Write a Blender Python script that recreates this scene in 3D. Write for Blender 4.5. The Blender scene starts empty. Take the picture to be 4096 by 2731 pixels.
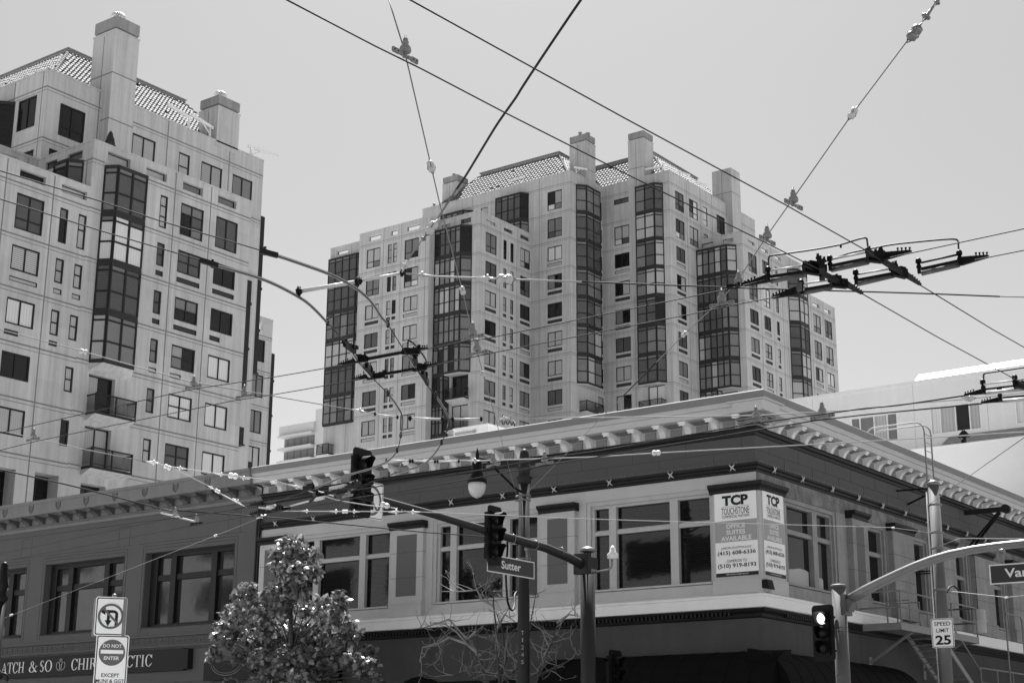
import bpy, math, random
from mathutils import Vector as V, Matrix
rnd = random.Random(7)
SC = bpy.context.scene
COL = SC.collection
# ------------------------------------------------------------------ camera
FPX = 6173.97
AZ, PT, RO = math.radians(36.6967), math.radians(15.5518), math.radians(0.352784)
EYE = 1.6
CF = V((-math.sin(AZ)*math.cos(PT), math.cos(AZ)*math.cos(PT), math.sin(PT)))
_r = V((math.cos(AZ), math.sin(AZ), 0)); _u = _r.cross(CF)
CR = _r*math.cos(RO)+_u*math.sin(RO); CU = _u*math.cos(RO)-_r*math.sin(RO)
cd = bpy.data.cameras.new('camera'); cam = bpy.data.objects.new('camera', cd); COL.objects.link(cam)
m = Matrix.Identity(4)
for i in range(3):
    m[i][0] = CR[i]; m[i][1] = CU[i]; m[i][2] = -CF[i]
m[2][3] = EYE
cam.matrix_world = m
cd.sensor_width = 36; cd.lens = FPX/4096*36; cd.clip_start = 0.1; cd.clip_end = 6000
SC.camera = cam
def ray(x, y): return CF*FPX+CR*(x-2048)+CU*(1365.5-y)
def atY(x, y, Y): d = ray(x, y); t = Y/d.y; return V((d.x*t, Y, d.z*t+EYE))
def atX(x, y, X): d = ray(x, y); t = X/d.x; return V((X, d.y*t, d.z*t+EYE))
def atZ(x, y, Z): d = ray(x, y); t = (Z-EYE)/d.z; return V((d.x*t, d.y*t, Z))
def proj(p):
    v = V(p)-V((0, 0, EYE)); w = v.dot(CF); return 2048+FPX*v.dot(CR)/w, 1365.5-FPX*v.dot(CU)/w
def atD(x, y, D): d = ray(x, y); t = D/math.hypot(d.x, d.y); return V((d.x*t, d.y*t, d.z*t+EYE))
# ------------------------------------------------------------------ materials
def mat(name, v, rough=.8, spec=.3, metal=0, mott=.0, msc=1.0, streak=.0, bump=0, bsc=20, emit=0, coat=0, cells=0, stripes=None):
    M = bpy.data.materials.new(name); M.use_nodes = True
    nt = M.node_tree; N = nt.nodes; L = nt.links; b = N['Principled BSDF']
    b.inputs['Roughness'].default_value = rough; b.inputs['Metallic'].default_value = metal
    b.inputs['Specular IOR Level'].default_value = spec
    b.inputs['Coat Weight'].default_value = coat; b.inputs['Coat Roughness'].default_value = .03
    if emit:
        b.inputs['Emission Color'].default_value = (1, 1, 1, 1); b.inputs['Emission Strength'].default_value = emit
    tc = N.new('ShaderNodeTexCoord')
    def math_(op, a, bb):
        n = N.new('ShaderNodeMath'); n.operation = op
        for i, q in enumerate((a, bb)):
            if isinstance(q, (int, float)): n.inputs[i].default_value = q
            else: L.new(q, n.inputs[i])
        return n.outputs[0]
    def noise(scale, vec=(1, 1, 1), det=4):
        mp = N.new('ShaderNodeMapping'); mp.inputs['Scale'].default_value = vec
        L.new(tc.outputs['Object'], mp.inputs['Vector'])
        n = N.new('ShaderNodeTexNoise'); n.inputs['Scale'].default_value = scale; n.inputs['Detail'].default_value = det
        L.new(mp.outputs[0], n.inputs['Vector']); return n.outputs['Fac']
    val = None
    if mott or streak or stripes or cells:
        val = v
        if mott:
            a = math_('MULTIPLY', math_('SUBTRACT', noise(msc), .5), 2*mott)
            a2 = math_('MULTIPLY', math_('SUBTRACT', noise(msc*7), .5), mott)
            val = math_('MULTIPLY', val, math_('ADD', math_('ADD', a, a2), 1.0))
        if streak:
            s = math_('SUBTRACT', noise(1.0, (3.2, 3.2, .12), 5), .5)
            s = math_('MULTIPLY', s, 2*streak)
            val = math_('MULTIPLY', val, math_('ADD', s, 1.0))
        if cells:
            sp = N.new('ShaderNodeSeparateXYZ'); L.new(tc.outputs['Object'], sp.inputs[0]); cc = N.new('ShaderNodeCombineXYZ')
            L.new(math_('FLOOR', math_('DIVIDE', math_('ADD', sp.outputs[0], sp.outputs[1]), 3.3), 0), cc.inputs[0]); L.new(math_('FLOOR', math_('DIVIDE', sp.outputs[2], 3.6), 0), cc.inputs[1])
            wn = N.new('ShaderNodeTexWhiteNoise'); wn.noise_dimensions = '3D'; L.new(cc.outputs[0], wn.inputs['Vector'])
            val = math_('MULTIPLY', val, math_('ADD', math_('MULTIPLY', wn.outputs['Value'], 2*cells), 1.0-cells))
        if stripes:                       # (axis, period, duty, low value)
            ax, per, duty, low = stripes
            sp = N.new('ShaderNodeSeparateXYZ'); L.new(tc.outputs['Object'], sp.inputs[0])
            c = sp.outputs[2] if ax == 'z' else math_('ADD', sp.outputs[0], sp.outputs[1])
            fr = math_('FRACT', math_('DIVIDE', c, per), 0)
            g = math_('GREATER_THAN', fr, duty)
            val = math_('MULTIPLY', val, math_('SUBTRACT', 1.0, math_('MULTIPLY', g, 1-low)))
        cb = N.new('ShaderNodeCombineColor')
        for i in range(3): L.new(val, cb.inputs[i])
        L.new(cb.outputs[0], b.inputs['Base Color'])
    else:
        b.inputs['Base Color'].default_value = (v, v, v, 1)
    if bump:
        bp = N.new('ShaderNodeBump'); bp.inputs['Strength'].default_value = bump; bp.inputs['Distance'].default_value = .05
        L.new(noise(bsc), bp.inputs['Height']); L.new(bp.outputs[0], b.inputs['Normal'])
    return M
M = {}
M['conc'] = mat('tower concrete', .385, .85, .2, mott=.14, msc=.35, streak=.36, cells=.05)
M['conc2'] = mat('tower joint', .17, .9, .1, mott=.08, msc=.5)
M['trimE'] = mat('darker side trim', .29, .85, .2, mott=.30, msc=1.3, streak=.25)  # darker, more mottled and streaked than the street-front trim
M['cap'] = mat('weathered concrete', .23, .9, .1, mott=.25, msc=.8, streak=.4)
M['tile'] = mat('roof tile', .24, .8, .12, mott=.35, msc=2.0)
M['tiledk'] = mat('tile shadow gap', .07, .9, .1)
M['curb'] = mat('roof curb metal', .22, .6, .3, mott=.05)
M['dframe'] = mat('bronze window frame', .011, .5, .3, mott=.2, msc=3)
M['dspan'] = mat('bronze spandrel', .02, .6, .3, mott=.35, msc=2.5)
M['gdark'] = mat('dark glass', .010, .05, .5, mott=.5, msc=.7, bump=.06, bsc=1.2)
M['gmid'] = mat('tinted glass', .075, .06, .5, mott=.3, msc=.5, bump=.05, bsc=1.2)
M['ggrey'] = mat('shaded glass', .15, .08, .5, mott=.2, msc=.6)
M['curt'] = mat('glass over curtain', .36, .2, .5, stripes=('h', .16, .7, .82), mott=.1, msc=1)
M['curtlt'] = mat('glass over light curtain', .55, .2, .5, stripes=('h', .21, .75, .85), mott=.05)
M['blind'] = mat('glass over blinds', .30, .25, .5, stripes=('z', .16, .6, .68), mott=.06)
M['blinddk'] = mat('glass over dark blinds', .08, .2, .5, stripes=('z', .12, .6, .6))
M['shut'] = mat('louvred shutter', .5, .5, .4, stripes=('z', .13, .55, .22))
M['vent'] = mat('grille', .05, .7, .2, stripes=('h', .12, .6, .5))
M['ventlt'] = mat('pale grille', .33, .7, .2, mott=.1)
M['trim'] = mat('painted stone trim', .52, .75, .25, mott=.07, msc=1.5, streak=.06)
M['trim2'] = mat('painted cornice', .56, .7, .25, mott=.06, msc=2)
M['ledge'] = mat('white ledge', .9, .6, .3, mott=.04, msc=2, streak=.05)
M['panel'] = mat('grey pilaster panel', .145, .8, .2, mott=.08, msc=2)
M['coffershade'] = mat('painted-shade coffer', .24, .8, .2, mott=.1, msc=2)  # dark tone paints in the shade between the cornice brackets
M['frieze'] = mat('dark grey frieze', .098, .8, .2, mott=.06, msc=1.2)
M['frline'] = mat('frieze joint', .05, .9, .1)
M['lowwall'] = mat('lower stucco wall', .08, .85, .2, mott=.16, msc=1.0, streak=.15, bump=.2, bsc=6)
M['black'] = mat('black paint band', .011, .6, .3, mott=.2, msc=3)
M['capgrey'] = mat('grey parapet cap', .23, .7, .3, mott=.1, msc=1, streak=.05)
M['stone'] = mat('rough stone', .20, .9, .2, mott=.9, msc=2.2, bump=.4, bsc=9)
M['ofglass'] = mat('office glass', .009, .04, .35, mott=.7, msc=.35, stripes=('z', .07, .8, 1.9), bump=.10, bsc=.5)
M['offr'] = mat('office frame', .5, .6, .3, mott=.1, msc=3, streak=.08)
M['eastfr'] = mat('darker side office frame', .29, .7, .3, mott=.3, msc=3)  # darker and more mottled than the street-front frame
M['paper'] = mat('paper in window', .45, .6, .3, mott=.08)
M['awn'] = mat('awning canvas', .006, .8, .1, mott=.3, msc=2)
M['lat'] = mat('terracotta wall', .125, .8, .2, mott=.07, msc=1.2, streak=.08)
M['latdk'] = mat('terracotta groove', .035, .9, .1)
M['lattop'] = mat('weathered cornice', .22, .8, .2, mott=.12, msc=1.5, streak=.15)
M['latfr'] = mat('black window timber', .014, .5, .3)
M['latglass'] = mat('old shop glass', .035, .06, .5, mott=.6, msc=.5, bump=.08, bsc=.8)
M['sboard'] = mat('sign board', .022, .6, .2, mott=.1)
M['white'] = mat('white lettering', .78, .5, .3)
M['swhite'] = mat('sign white', .93, .45, .4, mott=.03)
M['sgrey'] = mat('sign grey', .36, .5, .3)
M['sred'] = mat('sign ring', .13, .45, .4)
M['sblack'] = mat('sign black', .012, .5, .3)
M['sdark'] = mat('street sign face', .025, .4, .4)
M['blackmetal'] = mat('black metal', .006, .5, .15)
M['polegrey'] = mat('dark painted pole', .020, .55, .3, mott=.15, msc=3)
M['galv'] = mat('galvanised steel', .20, .40, .5, metal=.3, mott=.15, msc=6, bump=.05)
M['polelt'] = mat('grey painted pole', .11, .6, .4, mott=.15, msc=4)
M['steel'] = mat('bright steel', .62, .3, .5, metal=.5)
M['cable'] = mat('steel cable', .20, .6, .3, metal=.2)
M['cablelt'] = mat('pale cable', .38, .6, .4)
M['wire'] = mat('contact wire', .02, .65, .2)
M['rubber'] = mat('rubber cable', .008, .6, .3)
M['porc'] = mat('porcelain insulator', .24, .45, .5, mott=.3, msc=20)
M['plastic'] = mat('pale insulator', .60, .3, .5)
M['rodw'] = mat('insulating rod', .62, .4, .4)
M['tube'] = mat('runner tube', .13, .35, .5, mott=.4, msc=9)
M['bronze'] = mat('bronze curve', .30, .45, .5, metal=.1, mott=.2, msc=6)
M['bark'] = mat('bark', .07, .9, .1, mott=.3, msc=8)
M['twig'] = mat('sun-paled twig', .28, .8, .2, mott=.3, msc=5)  # lighter than the bark, painting sunlight onto the twigs
M['escape'] = mat('fire escape paint', .25, .6, .3, mott=.15, msc=4)
M['rear'] = mat('pale stucco', .58, .85, .2, mott=.08, msc=.5, streak=.07)
M['whitew'] = mat('white painted wall', .62, .85, .2, mott=.05, msc=.7)
M['shingle'] = mat('shingle', .30, .9, .1, stripes=('z', .14, .75, .55), mott=.3, msc=4)
M['alum'] = mat('aluminium frame', .62, .5, .4)
M['corr'] = mat('white corrugated metal', .85, .5, .4)
M['far'] = mat('far building wall', .50, .9, .1)
M['farwin'] = mat('far building glazing', .16, .4, .4, stripes=('h', 2.2, .8, .6))
M['lens'] = mat('signal lens', .005, .35, .2)
M['lit'] = mat('lit signal lens', .8, .3, .5, emit=.5)
M['globe'] = mat('frosted globe', .55, .25, .5)
M['asph'] = mat('asphalt', .09, .9, .2, mott=.2, msc=.5)
M['side'] = mat('pavement', .44, .9, .2, mott=.1, msc=.5)
M['paint'] = mat('road paint', .70, .7, .2)
M['topi'] = mat('topiary foliage', .05, .7, .3, mott=.5, msc=9)
def leafmat():
    m_ = bpy.data.materials.new('maple leaf'); m_.use_nodes = True; nt = m_.node_tree; N = nt.nodes; L = nt.links
    b = N['Principled BSDF']; out = N['Material Output']
    gi = N.new('ShaderNodeNewGeometry'); mr = N.new('ShaderNodeMapRange')
    L.new(gi.outputs['Random Per Island'], mr.inputs[0]); mr.inputs[3].default_value = .05; mr.inputs[4].default_value = .34
    cb = N.new('ShaderNodeCombineColor')
    for i in range(3): L.new(mr.outputs[0], cb.inputs[i])
    L.new(cb.outputs[0], b.inputs['Base Color']); b.inputs['Roughness'].default_value = .33; b.inputs['Specular IOR Level'].default_value = .7
    tr = N.new('ShaderNodeBsdfTranslucent'); L.new(cb.outputs[0], tr.inputs[0])
    mx = N.new('ShaderNodeMixShader'); mx.inputs[0].default_value = .3
    L.new(b.outputs[0], mx.inputs[1]); L.new(tr.outputs[0], mx.inputs[2]); L.new(mx.outputs[0], out.inputs[0])
    return m_
M['leaf'] = leafmat()
def railglass():
    m_ = bpy.data.materials.new('smoked railing glass'); m_.use_nodes = True; nt = m_.node_tree; N = nt.nodes; L = nt.links
    b = N['Principled BSDF']; b.inputs['Base Color'].default_value = (.01, .01, .01, 1); b.inputs['Roughness'].default_value = .08
    tr = N.new('ShaderNodeBsdfTransparent'); mx = N.new('ShaderNodeMixShader'); mx.inputs[0].default_value = .55; L.new(b.outputs[0], mx.inputs[1]); L.new(tr.outputs[0], mx.inputs[2]); L.new(mx.outputs[0], N['Material Output'].inputs[0])
    return m_
M['rail'] = railglass(); M['deck'] = mat('bounce-white roof deck', .62, .9, .1, mott=.1, msc=.3)  # unseen deck made white to bounce light onto the walls behind
# ------------------------------------------------------------------ object helpers
ORG = {}
def setp(o, label=None, cat=None, group=None, kind=None):
    if label: o['label'] = label
    if cat: o['category'] = cat
    if group: o['group'] = group
    if kind: o['kind'] = kind
    return o
def thing(name, loc, label, cat, group=None):
    o = bpy.data.objects.new(name, None); COL.objects.link(o); o.location = loc; o.empty_display_size = .2
    ORG[o.name] = V(loc); return setp(o, label, cat, group)
class MB:
    def __init__(s): s.v = []; s.f = []; s.mi = []; s.m = 0; s.sm = []; s.smooth = False
    def add(s, pts, faces):
        n = len(s.v); s.v += [tuple(p) for p in pts]
        for f in faces: s.f.append(tuple(n+i for i in f)); s.mi.append(s.m); s.sm.append(s.smooth)
        return s
    def poly(s, pts): return s.add(pts, [tuple(range(len(pts)))])
    def box8(s, p): return s.add(p, [(0, 3, 2, 1), (4, 5, 6, 7), (0, 1, 5, 4), (1, 2, 6, 5), (2, 3, 7, 6), (3, 0, 4, 7)])
    def box(s, x0, x1, y0, y1, z0, z1):
        return s.box8([(x0, y0, z0), (x1, y0, z0), (x1, y1, z0), (x0, y1, z0), (x0, y0, z1), (x1, y0, z1), (x1, y1, z1), (x0, y1, z1)])
    def fbox(s, F, u0, u1, z0, z1, d0, d1):
        return s.box8([F(u0, z0, d1), F(u1, z0, d1), F(u1, z0, d0), F(u0, z0, d0), F(u0, z1, d1), F(u1, z1, d1), F(u1, z1, d0), F(u0, z1, d0)])
    def beam(s, p, q, w, h=None, up=None):
        p = V(p); q = V(q); h = h or w; a = (q-p).normalized(); up = V(up or (0, 0, 1))
        if abs(a.dot(up)) > .97: up = V((0, 1, 0))
        x = a.cross(up).normalized()*w/2; y = x.cross(a).normalized()*h/2
        return s.box8([p-x-y, p+x-y, q+x-y, q-x-y, p-x+y, p+x+y, q+x+y, q-x+y])
    def tube(s, pts, r, n=6, caps=True):
        pts = [V(p) for p in pts]; k = len(pts); rs = r if isinstance(r, (list, tuple)) else [r]*k
        old = s.smooth; s.smooth = True; rings = []; prev = None
        for i, p in enumerate(pts):
            a = (pts[min(i+1, k-1)]-pts[max(i-1, 0)]).normalized()
            if prev is None:
                up = V((0, 0, 1)) if abs(a.z) < .9 else V((1, 0, 0)); x = a.cross(up).normalized()
            else:
                x = (prev-a*prev.dot(a)).normalized()
            prev = x; y = a.cross(x)
            rings.append([p+(x*math.cos(2*math.pi*j/n)+y*math.sin(2*math.pi*j/n))*rs[i] for j in range(n)])
        b = len(s.v)
        for rg in rings: s.v += [tuple(q) for q in rg]
        for i in range(k-1):
            for j in range(n):
                s.f.append((b+i*n+j, b+i*n+(j+1) % n, b+(i+1)*n+(j+1) % n, b+(i+1)*n+j)); s.mi.append(s.m); s.sm.append(True)
        if caps:
            s.f.append(tuple(b+j for j in reversed(range(n)))); s.f.append(tuple(b+(k-1)*n+j for j in range(n)))
            s.mi += [s.m]*2; s.sm += [False]*2
        s.smooth = old; return s
    def lathe(s, prof, o, ax=(0, 0, 1), n=14):
        o = V(o); a = V(ax).normalized(); up = V((0, 0, 1)) if abs(a.z) < .9 else V((1, 0, 0))
        x = a.cross(up).normalized(); y = a.cross(x); b = len(s.v); k = len(prof)
        for r, h in prof:
            s.v += [tuple(o+a*h+(x*math.cos(2*math.pi*j/n)+y*math.sin(2*math.pi*j/n))*max(r, .0005)) for j in range(n)]
        for i in range(k-1):
            for j in range(n):
                s.f.append((b+i*n+j, b+i*n+(j+1) % n, b+(i+1)*n+(j+1) % n, b+(i+1)*n+j)); s.mi.append(s.m); s.sm.append(True)
        s.f.append(tuple(b+j for j in reversed(range(n)))); s.f.append(tuple(b+(k-1)*n+j for j in range(n)))
        s.mi += [s.m]*2; s.sm += [False]*2
        return s
    def sweep(s, prof, F, u0, u1):              # prof: closed list of (d, z), extruded along a face
        k = len(prof); b = len(s.v)
        for u in (u0, u1): s.v += [tuple(F(u, z, d)) for d, z in prof]
        for i in range(k):
            j = (i+1) % k; s.f.append((b+i, b+j, b+k+j, b+k+i)); s.mi.append(s.m); s.sm.append(False)
        s.f.append(tuple(b+i for i in range(k))); s.f.append(tuple(b+k+i for i in reversed(range(k))))
        s.mi += [s.m]*2; s.sm += [False]*2
        return s
    def corner_sweep(s, prof, Xc, Yc, xl, yr):   # along the street front, round the corner, along the side front
        k = len(prof); b = len(s.v)
        for i3 in range(3):
            for d, z in prof:
                s.v.append((xl, Yc-d, z) if i3 == 0 else (Xc+d, Yc-d, z) if i3 == 1 else (Xc+d, yr, z))
        for a in (0, 1):
            for i in range(k-1):
                s.f.append((b+a*k+i, b+a*k+i+1, b+(a+1)*k+i+1, b+(a+1)*k+i)); s.mi.append(s.m); s.sm.append(False)
        return s
    def build(s, name, mats, parent=None, **kw):
        me = bpy.data.meshes.new(name); org = V((0, 0, 0))
        if parent is not None:
            root = parent
            while root.parent: root = root.parent
            org = ORG[root.name]
        elif 'org' in kw: org = V(kw['org'])
        me.from_pydata([(p[0]-org.x, p[1]-org.y, p[2]-org.z) for p in s.v], [], s.f)
        for mm in (mats if isinstance(mats, (list, tuple)) else [mats]): me.materials.append(M[mm])
        me.polygons.foreach_set('material_index', s.mi); me.polygons.foreach_set('use_smooth', s.sm); me.update()
        o = bpy.data.objects.new(name, me); COL.objects.link(o)
        if parent is not None: o.parent = parent
        elif 'org' in kw: o.location = org
        ORG[o.name] = org
        setp(o, kw.get('label'), kw.get('cat'), kw.get('group'), kw.get('kind'))
        return o
def FS(Y): return lambda u, z, d=0: V((u, Y-d, z))       # front facing -Y
def FE(X): return lambda u, z, d=0: V((X+d, u, z))       # front facing +X
def wall(mb, F, u0, u1, z0, z1, holes=(), depth=.25):
    us = sorted({u0, u1, *[min(max(h[i], u0), u1) for h in holes for i in (0, 1)]})
    zs = sorted({z0, z1, *[min(max(h[i], z0), z1) for h in holes for i in (2, 3)]})
    for i in range(len(us)-1):
        j = 0
        while j < len(zs)-1:
            def inh(jj):
                cu = (us[i]+us[i+1])/2; cz = (zs[jj]+zs[jj+1])/2
                return any(h[0] < cu < h[1] and h[2] < cz < h[3] for h in holes)
            if inh(j): j += 1; continue
            k = j
            while k+1 < len(zs)-1 and not inh(k+1): k += 1
            mb.poly([F(us[i], zs[j]), F(us[i+1], zs[j]), F(us[i+1], zs[k+1]), F(us[i], zs[k+1])]); j = k+1
    for h in holes:
        a, b, c, d = h[:4]; dp = h[4] if len(h) > 4 else depth
        if dp <= 0: continue
        mb.poly([F(a, c), F(a, d), F(a, d, -dp), F(a, c, -dp)]); mb.poly([F(b, c, -dp), F(b, d, -dp), F(b, d), F(b, c)])
        mb.poly([F(a, c, -dp), F(b, c, -dp), F(b, c), F(a, c)]); mb.poly([F(a, d), F(b, d), F(b, d, -dp), F(a, d, -dp)])
def frame(mb, F, a, b, c, d, cols=2, rails=(), fw=.07, d0=-.12, d1=-.04):
    mb.fbox(F, a, a+fw, c, d, d0, d1); mb.fbox(F, b-fw, b, c, d, d0, d1)
    mb.fbox(F, a+fw, b-fw, c, c+fw, d0, d1); mb.fbox(F, a+fw, b-fw, d-fw, d, d0, d1)
    if isinstance(cols, int): xs = [a+(b-a)*i/cols for i in range(1, cols)]
    else: xs = cols
    for x in xs: mb.fbox(F, x-fw*.45, x+fw*.45, c+fw, d-fw, d0, d1-.004)
    for z in rails: mb.fbox(F, a+fw, b-fw, z-fw*.4, z+fw*.4, d0+.003, d1-.012)
    return xs
def pick(w): 
    t = rnd.random()*sum(w.values())
    for k, v in w.items():
        t -= v
        if t <= 0: return k
    return k
GL = {'gdark': 1.3, 'gmid': 2.2, 'ggrey': 3, 'curt': 4, 'blind': 1.8, 'curtlt': 1.0, 'blinddk': .7}
GB = {'gdark': 1.6, 'gmid': 3, 'ggrey': 2.6, 'curt': 2.2, 'blinddk': .8}
def window(F, a, b, c, d, parent, cols=2, rails=(), glass=None, fw=.105, inset=.12, split=True, name='window', fr='dframe'):
    mb = MB(); xs = frame(mb, F, a, b, c, d, cols, rails, fw, -inset, -inset+.08)
    w = mb.build(name, fr, parent)
    g = glass or pick(GL); pm = MB(); mats = [g]
    zs = [c]+sorted(rails)+[d] if split else [c, d]
    xx = [a]+list(xs)+[b]
    for i in range(len(xx)-1):
        for j in range(len(zs)-1):
            gg = g
            if glass is None and j < len(zs)-2 and len(zs) > 2 and rnd.random() < .45: gg = pick({'ggrey': 2, 'gmid': 1, 'curtlt': .3})
            if glass is None and rnd.random() < .12: gg = 'gdark'
            if gg not in mats: mats.append(gg)
            pm.m = mats.index(gg); e = .02
            pm.poly([F(xx[i]+e, zs[j]+e, -inset+.02), F(xx[i+1]-e, zs[j]+e, -inset+.02), F(xx[i+1]-e, zs[j+1]-e, -inset+.02), F(xx[i]+e, zs[j+1]-e, -inset+.02)])
    pm.build('pane', mats, w); return w
def vent(F, a, b, c, d, parent, lt=False):
    mb = MB(); frame(mb, F, a, b, c, d, 1, (), .05, -.1, -.03); mb.m = 1
    mb.poly([F(a, c, -.08), F(b, c, -.08), F(b, d, -.08), F(a, d, -.08)])
    return mb.build('vent_grille', ['dframe', 'ventlt' if lt else 'vent'], parent)
def glazed(fm, pm, P, Q, z0, z1, n, mats, g, sill=None):
    """dark framed glazing between plan points P and Q; posts, mullions, rails and panes"""
    P = V((P[0], P[1], 0)); Q = V((Q[0], Q[1], 0)); a = (Q-P); Ln = a.length; a.normalize(); nn = V((a.y, -a.x, 0))
    F = lambda u, z, d=0: P+a*u+V((0, 0, z))+nn*d
    h = z1-z0; fw = .09; r1 = z0+h*.07; r2 = z0+h*.42; r3 = z1-h*.16; r4 = z1-h*.07
    fm.m = 1; fm.fbox(F, 0, Ln, z0, r1, -.1, .03); fm.fbox(F, 0, Ln, r4, z1, -.1, .05); fm.m = 0
    for i in range(n+1):
        x = Ln*i/n; w = .11 if i in (0, n) else .08
        fm.fbox(F, max(x-w, 0), min(x+w, Ln), r1, r4, -.08, .04)
    for z in (r2, r3): fm.fbox(F, .05, Ln-.05, z-.06, z+.06, -.07, .025)
    near = {'gdark': {'gdark': 3, 'gmid': 3, 'blinddk': 1}, 'gmid': {'gmid': 3, 'ggrey': 3, 'gdark': 1}, 'ggrey': {'ggrey': 3, 'gmid': 2, 'curt': 2}, 'curt': {'curt': 5, 'ggrey': 2, 'gmid': 1}, 'curtlt': {'curtlt': 6, 'curt': 1}, 'blinddk': {'blinddk': 4, 'gmid': 1}}.get(g, {g: 1})
    for i in range(n):
        gc = pick(near)
        for j, (za, zb) in enumerate(((r1, r2), (r2, r3), (r3, r4))):
            gg = gc if j < 2 else pick({gc: 3, 'ggrey': 2, 'gmid': 1})
            if gg not in mats: mats.append(gg)
            pm.m = mats.index(gg)
            pm.poly([F(Ln*i/n, za, -.02), F(Ln*(i+1)/n, za, -.02), F(Ln*(i+1)/n, zb, -.02), F(Ln*i/n, zb, -.02)])
def bay(parent, plan, cols, z0, z1, wallpts=None, g=None):
    """one storey of a bay: plan = list of plan points left to right"""
    fm = MB(); pm = MB(); g = g or pick(GB); mats = [g]
    for i in range(len(plan)-1): glazed(fm, pm, plan[i], plan[i+1], z0, z1, cols[i], mats, g)
    fm.m = 1
    fm.poly([(p[0], p[1], z1) for p in plan]); fm.poly([(p[0], p[1], z0) for p in reversed(plan)])
    w = fm.build('bay_window', ['dframe', 'dspan'], parent); pm.build('pane', mats, w); return w
def text(s, w, h, depth=.004, bold=0.0, shear=0.0):
    cu = bpy.data.curves.new('t', 'FONT'); cu.body = s; cu.size = 1; cu.offset = bold; cu.shear = shear; cu.resolution_u = 3
    o = bpy.data.objects.new('t', cu); COL.objects.link(o); dg = bpy.context.evaluated_depsgraph_get()
    me = bpy.data.meshes.new_from_object(o.evaluated_get(dg)); vs = [v.co.copy() for v in me.vertices]
    x0 = min(v.x for v in vs); x1 = max(v.x for v in vs); y0 = min(v.y for v in vs); y1 = max(v.y for v in vs)
    fs = [tuple(p.vertices) for p in me.polygons]
    bpy.data.objects.remove(o); bpy.data.meshes.remove(me); bpy.data.curves.remove(cu)
    return [((v.x-x0)/(x1-x0)*w, (v.y-y0)/(y1-y0)*h) for v in vs], fs
def put_text(mb, F, s, u0, u1, z0, z1, d, bold=0.0, shear=0.0):
    vs, fs = text(s, u1-u0, z1-z0, bold=bold, shear=shear)
    mb.add([F(u0+x, z0+y, d) for x, y in vs], fs)
# ================================================================== LEFT TOWER
def joints(mb, F, u0, u1, zs, us, za, zb, w=.045, p=.02, holes=()):
    """raised panel joints of the precast facade, broken where there are windows"""
    mb.m = 1
    for z in zs:
        segs = [(u0, u1)]
        for h in holes:
            if h[2]-.02 < z < h[3]+.02:
                new = []
                for s0, s1 in segs:
                    if h[1] <= s0 or h[0] >= s1: new.append((s0, s1)); continue
                    if h[0] > s0: new.append((s0, h[0]))
                    if h[1] < s1: new.append((h[1], s1))
                segs = new
        for s0, s1 in segs:
            if s1-s0 > .02:
                mb.fbox(F, s0, s1, z-w, z+w, 0, p)
                mb.fbox(F, s0, s1, z-w-.22, z-w-.19, 0, p)
    for u in us:
        segs = [(za, zb)]
        for h in holes:
            if h[0]-.02 < u < h[1]+.02:
                new = []
                for s0, s1 in segs:
                    if h[3] <= s0 or h[2] >= s1: new.append((s0, s1)); continue
                    if h[2] > s0: new.append((s0, h[2]))
                    if h[3] < s1: new.append((h[3], s1))
                segs = new
        for s0, s1 in segs:
            if s1-s0 > .02: mb.fbox(F, u-w*.8, u+w*.8, s0, s1, 0, p-.003)
    mb.m = 0
def tile_slope(mb, A, B, C, D, tw=.34, tl=.42, hh=.12):
    """barrel tiles over the quad A-B (eave) to D-C (ridge)"""
    A, B, C, D = map(V, (A, B, C, D)); n = ((B-A).cross(D-A)).normalized()
    wd = (B-A).normalized(); up = n.cross(wd).normalized()
    if up.z < 0: up = -up
    if n.z < 0: n = -n
    H = (D-A).dot(up); rows = max(1, int(H/tl)); sl = (D-A).dot(wd)/H; sr = (C-B).dot(wd)/H; W = (B-A).dot(wd)
    for r in range(rows):
        h0 = H*r/rows; h1 = H*(r+1)/rows; hm = (h0+h1)/2
        x0 = sl*hm; x1 = W+sr*hm; k0 = int(math.ceil(x0/tw)); k1 = int(x1/tw)
        for k in range(k0, k1):
            if rnd.random() < .01: continue
            x = k*tw; jit = rnd.uniform(-.015, .015)
            pts = []
            for (hy, rz) in ((h0-.03, hh*1.25), (h1, hh*.75)):
                for t in range(5):
                    an = math.pi*t/4; pts.append(A+wd*(x+tw*.5-math.cos(an)*tw*.36)+up*hy+n*(math.sin(an)*rz+.03+jit+(0.035 if hy < h0 else 0)))
            b = len(mb.v); mb.v += [tuple(p) for p in pts]
            for t in range(4): mb.f.append((b+t, b+t+1, b+5+t+1, b+5+t)); mb.mi.append(0); mb.sm.append(True)
            mb.f.append((b, b+1, b+2, b+3, b+4)); mb.mi.append(1); mb.sm.append(False)
def ridge_roll(mb, P, Q, r=.13, st=.45):
    P = V(P); Q = V(Q); L_ = (Q-P).length; a = (Q-P).normalized(); n = int(L_/st)
    for i in range(n):
        p = P+a*(i*st); q = P+a*((i+1)*st+.05); mb.tube([p, q], [r*1.1, r*.85], 6)
def roofdeck(parent, quads, tiles, ridges, curbs, tw=.34, tl=.45):
    mb = MB(); mb.m = 1
    for q in quads: mb.poly(q)
    mb.m = 0
    for t in tiles: tile_slope(mb, *t, tw, tl)
    for a, b in ridges: ridge_roll(mb, a, b)
    mb.m = 2
    for c in curbs: mb.box(*c)
    return mb.build('roof', ['tile', 'tiledk', 'curb'], parent)
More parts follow.
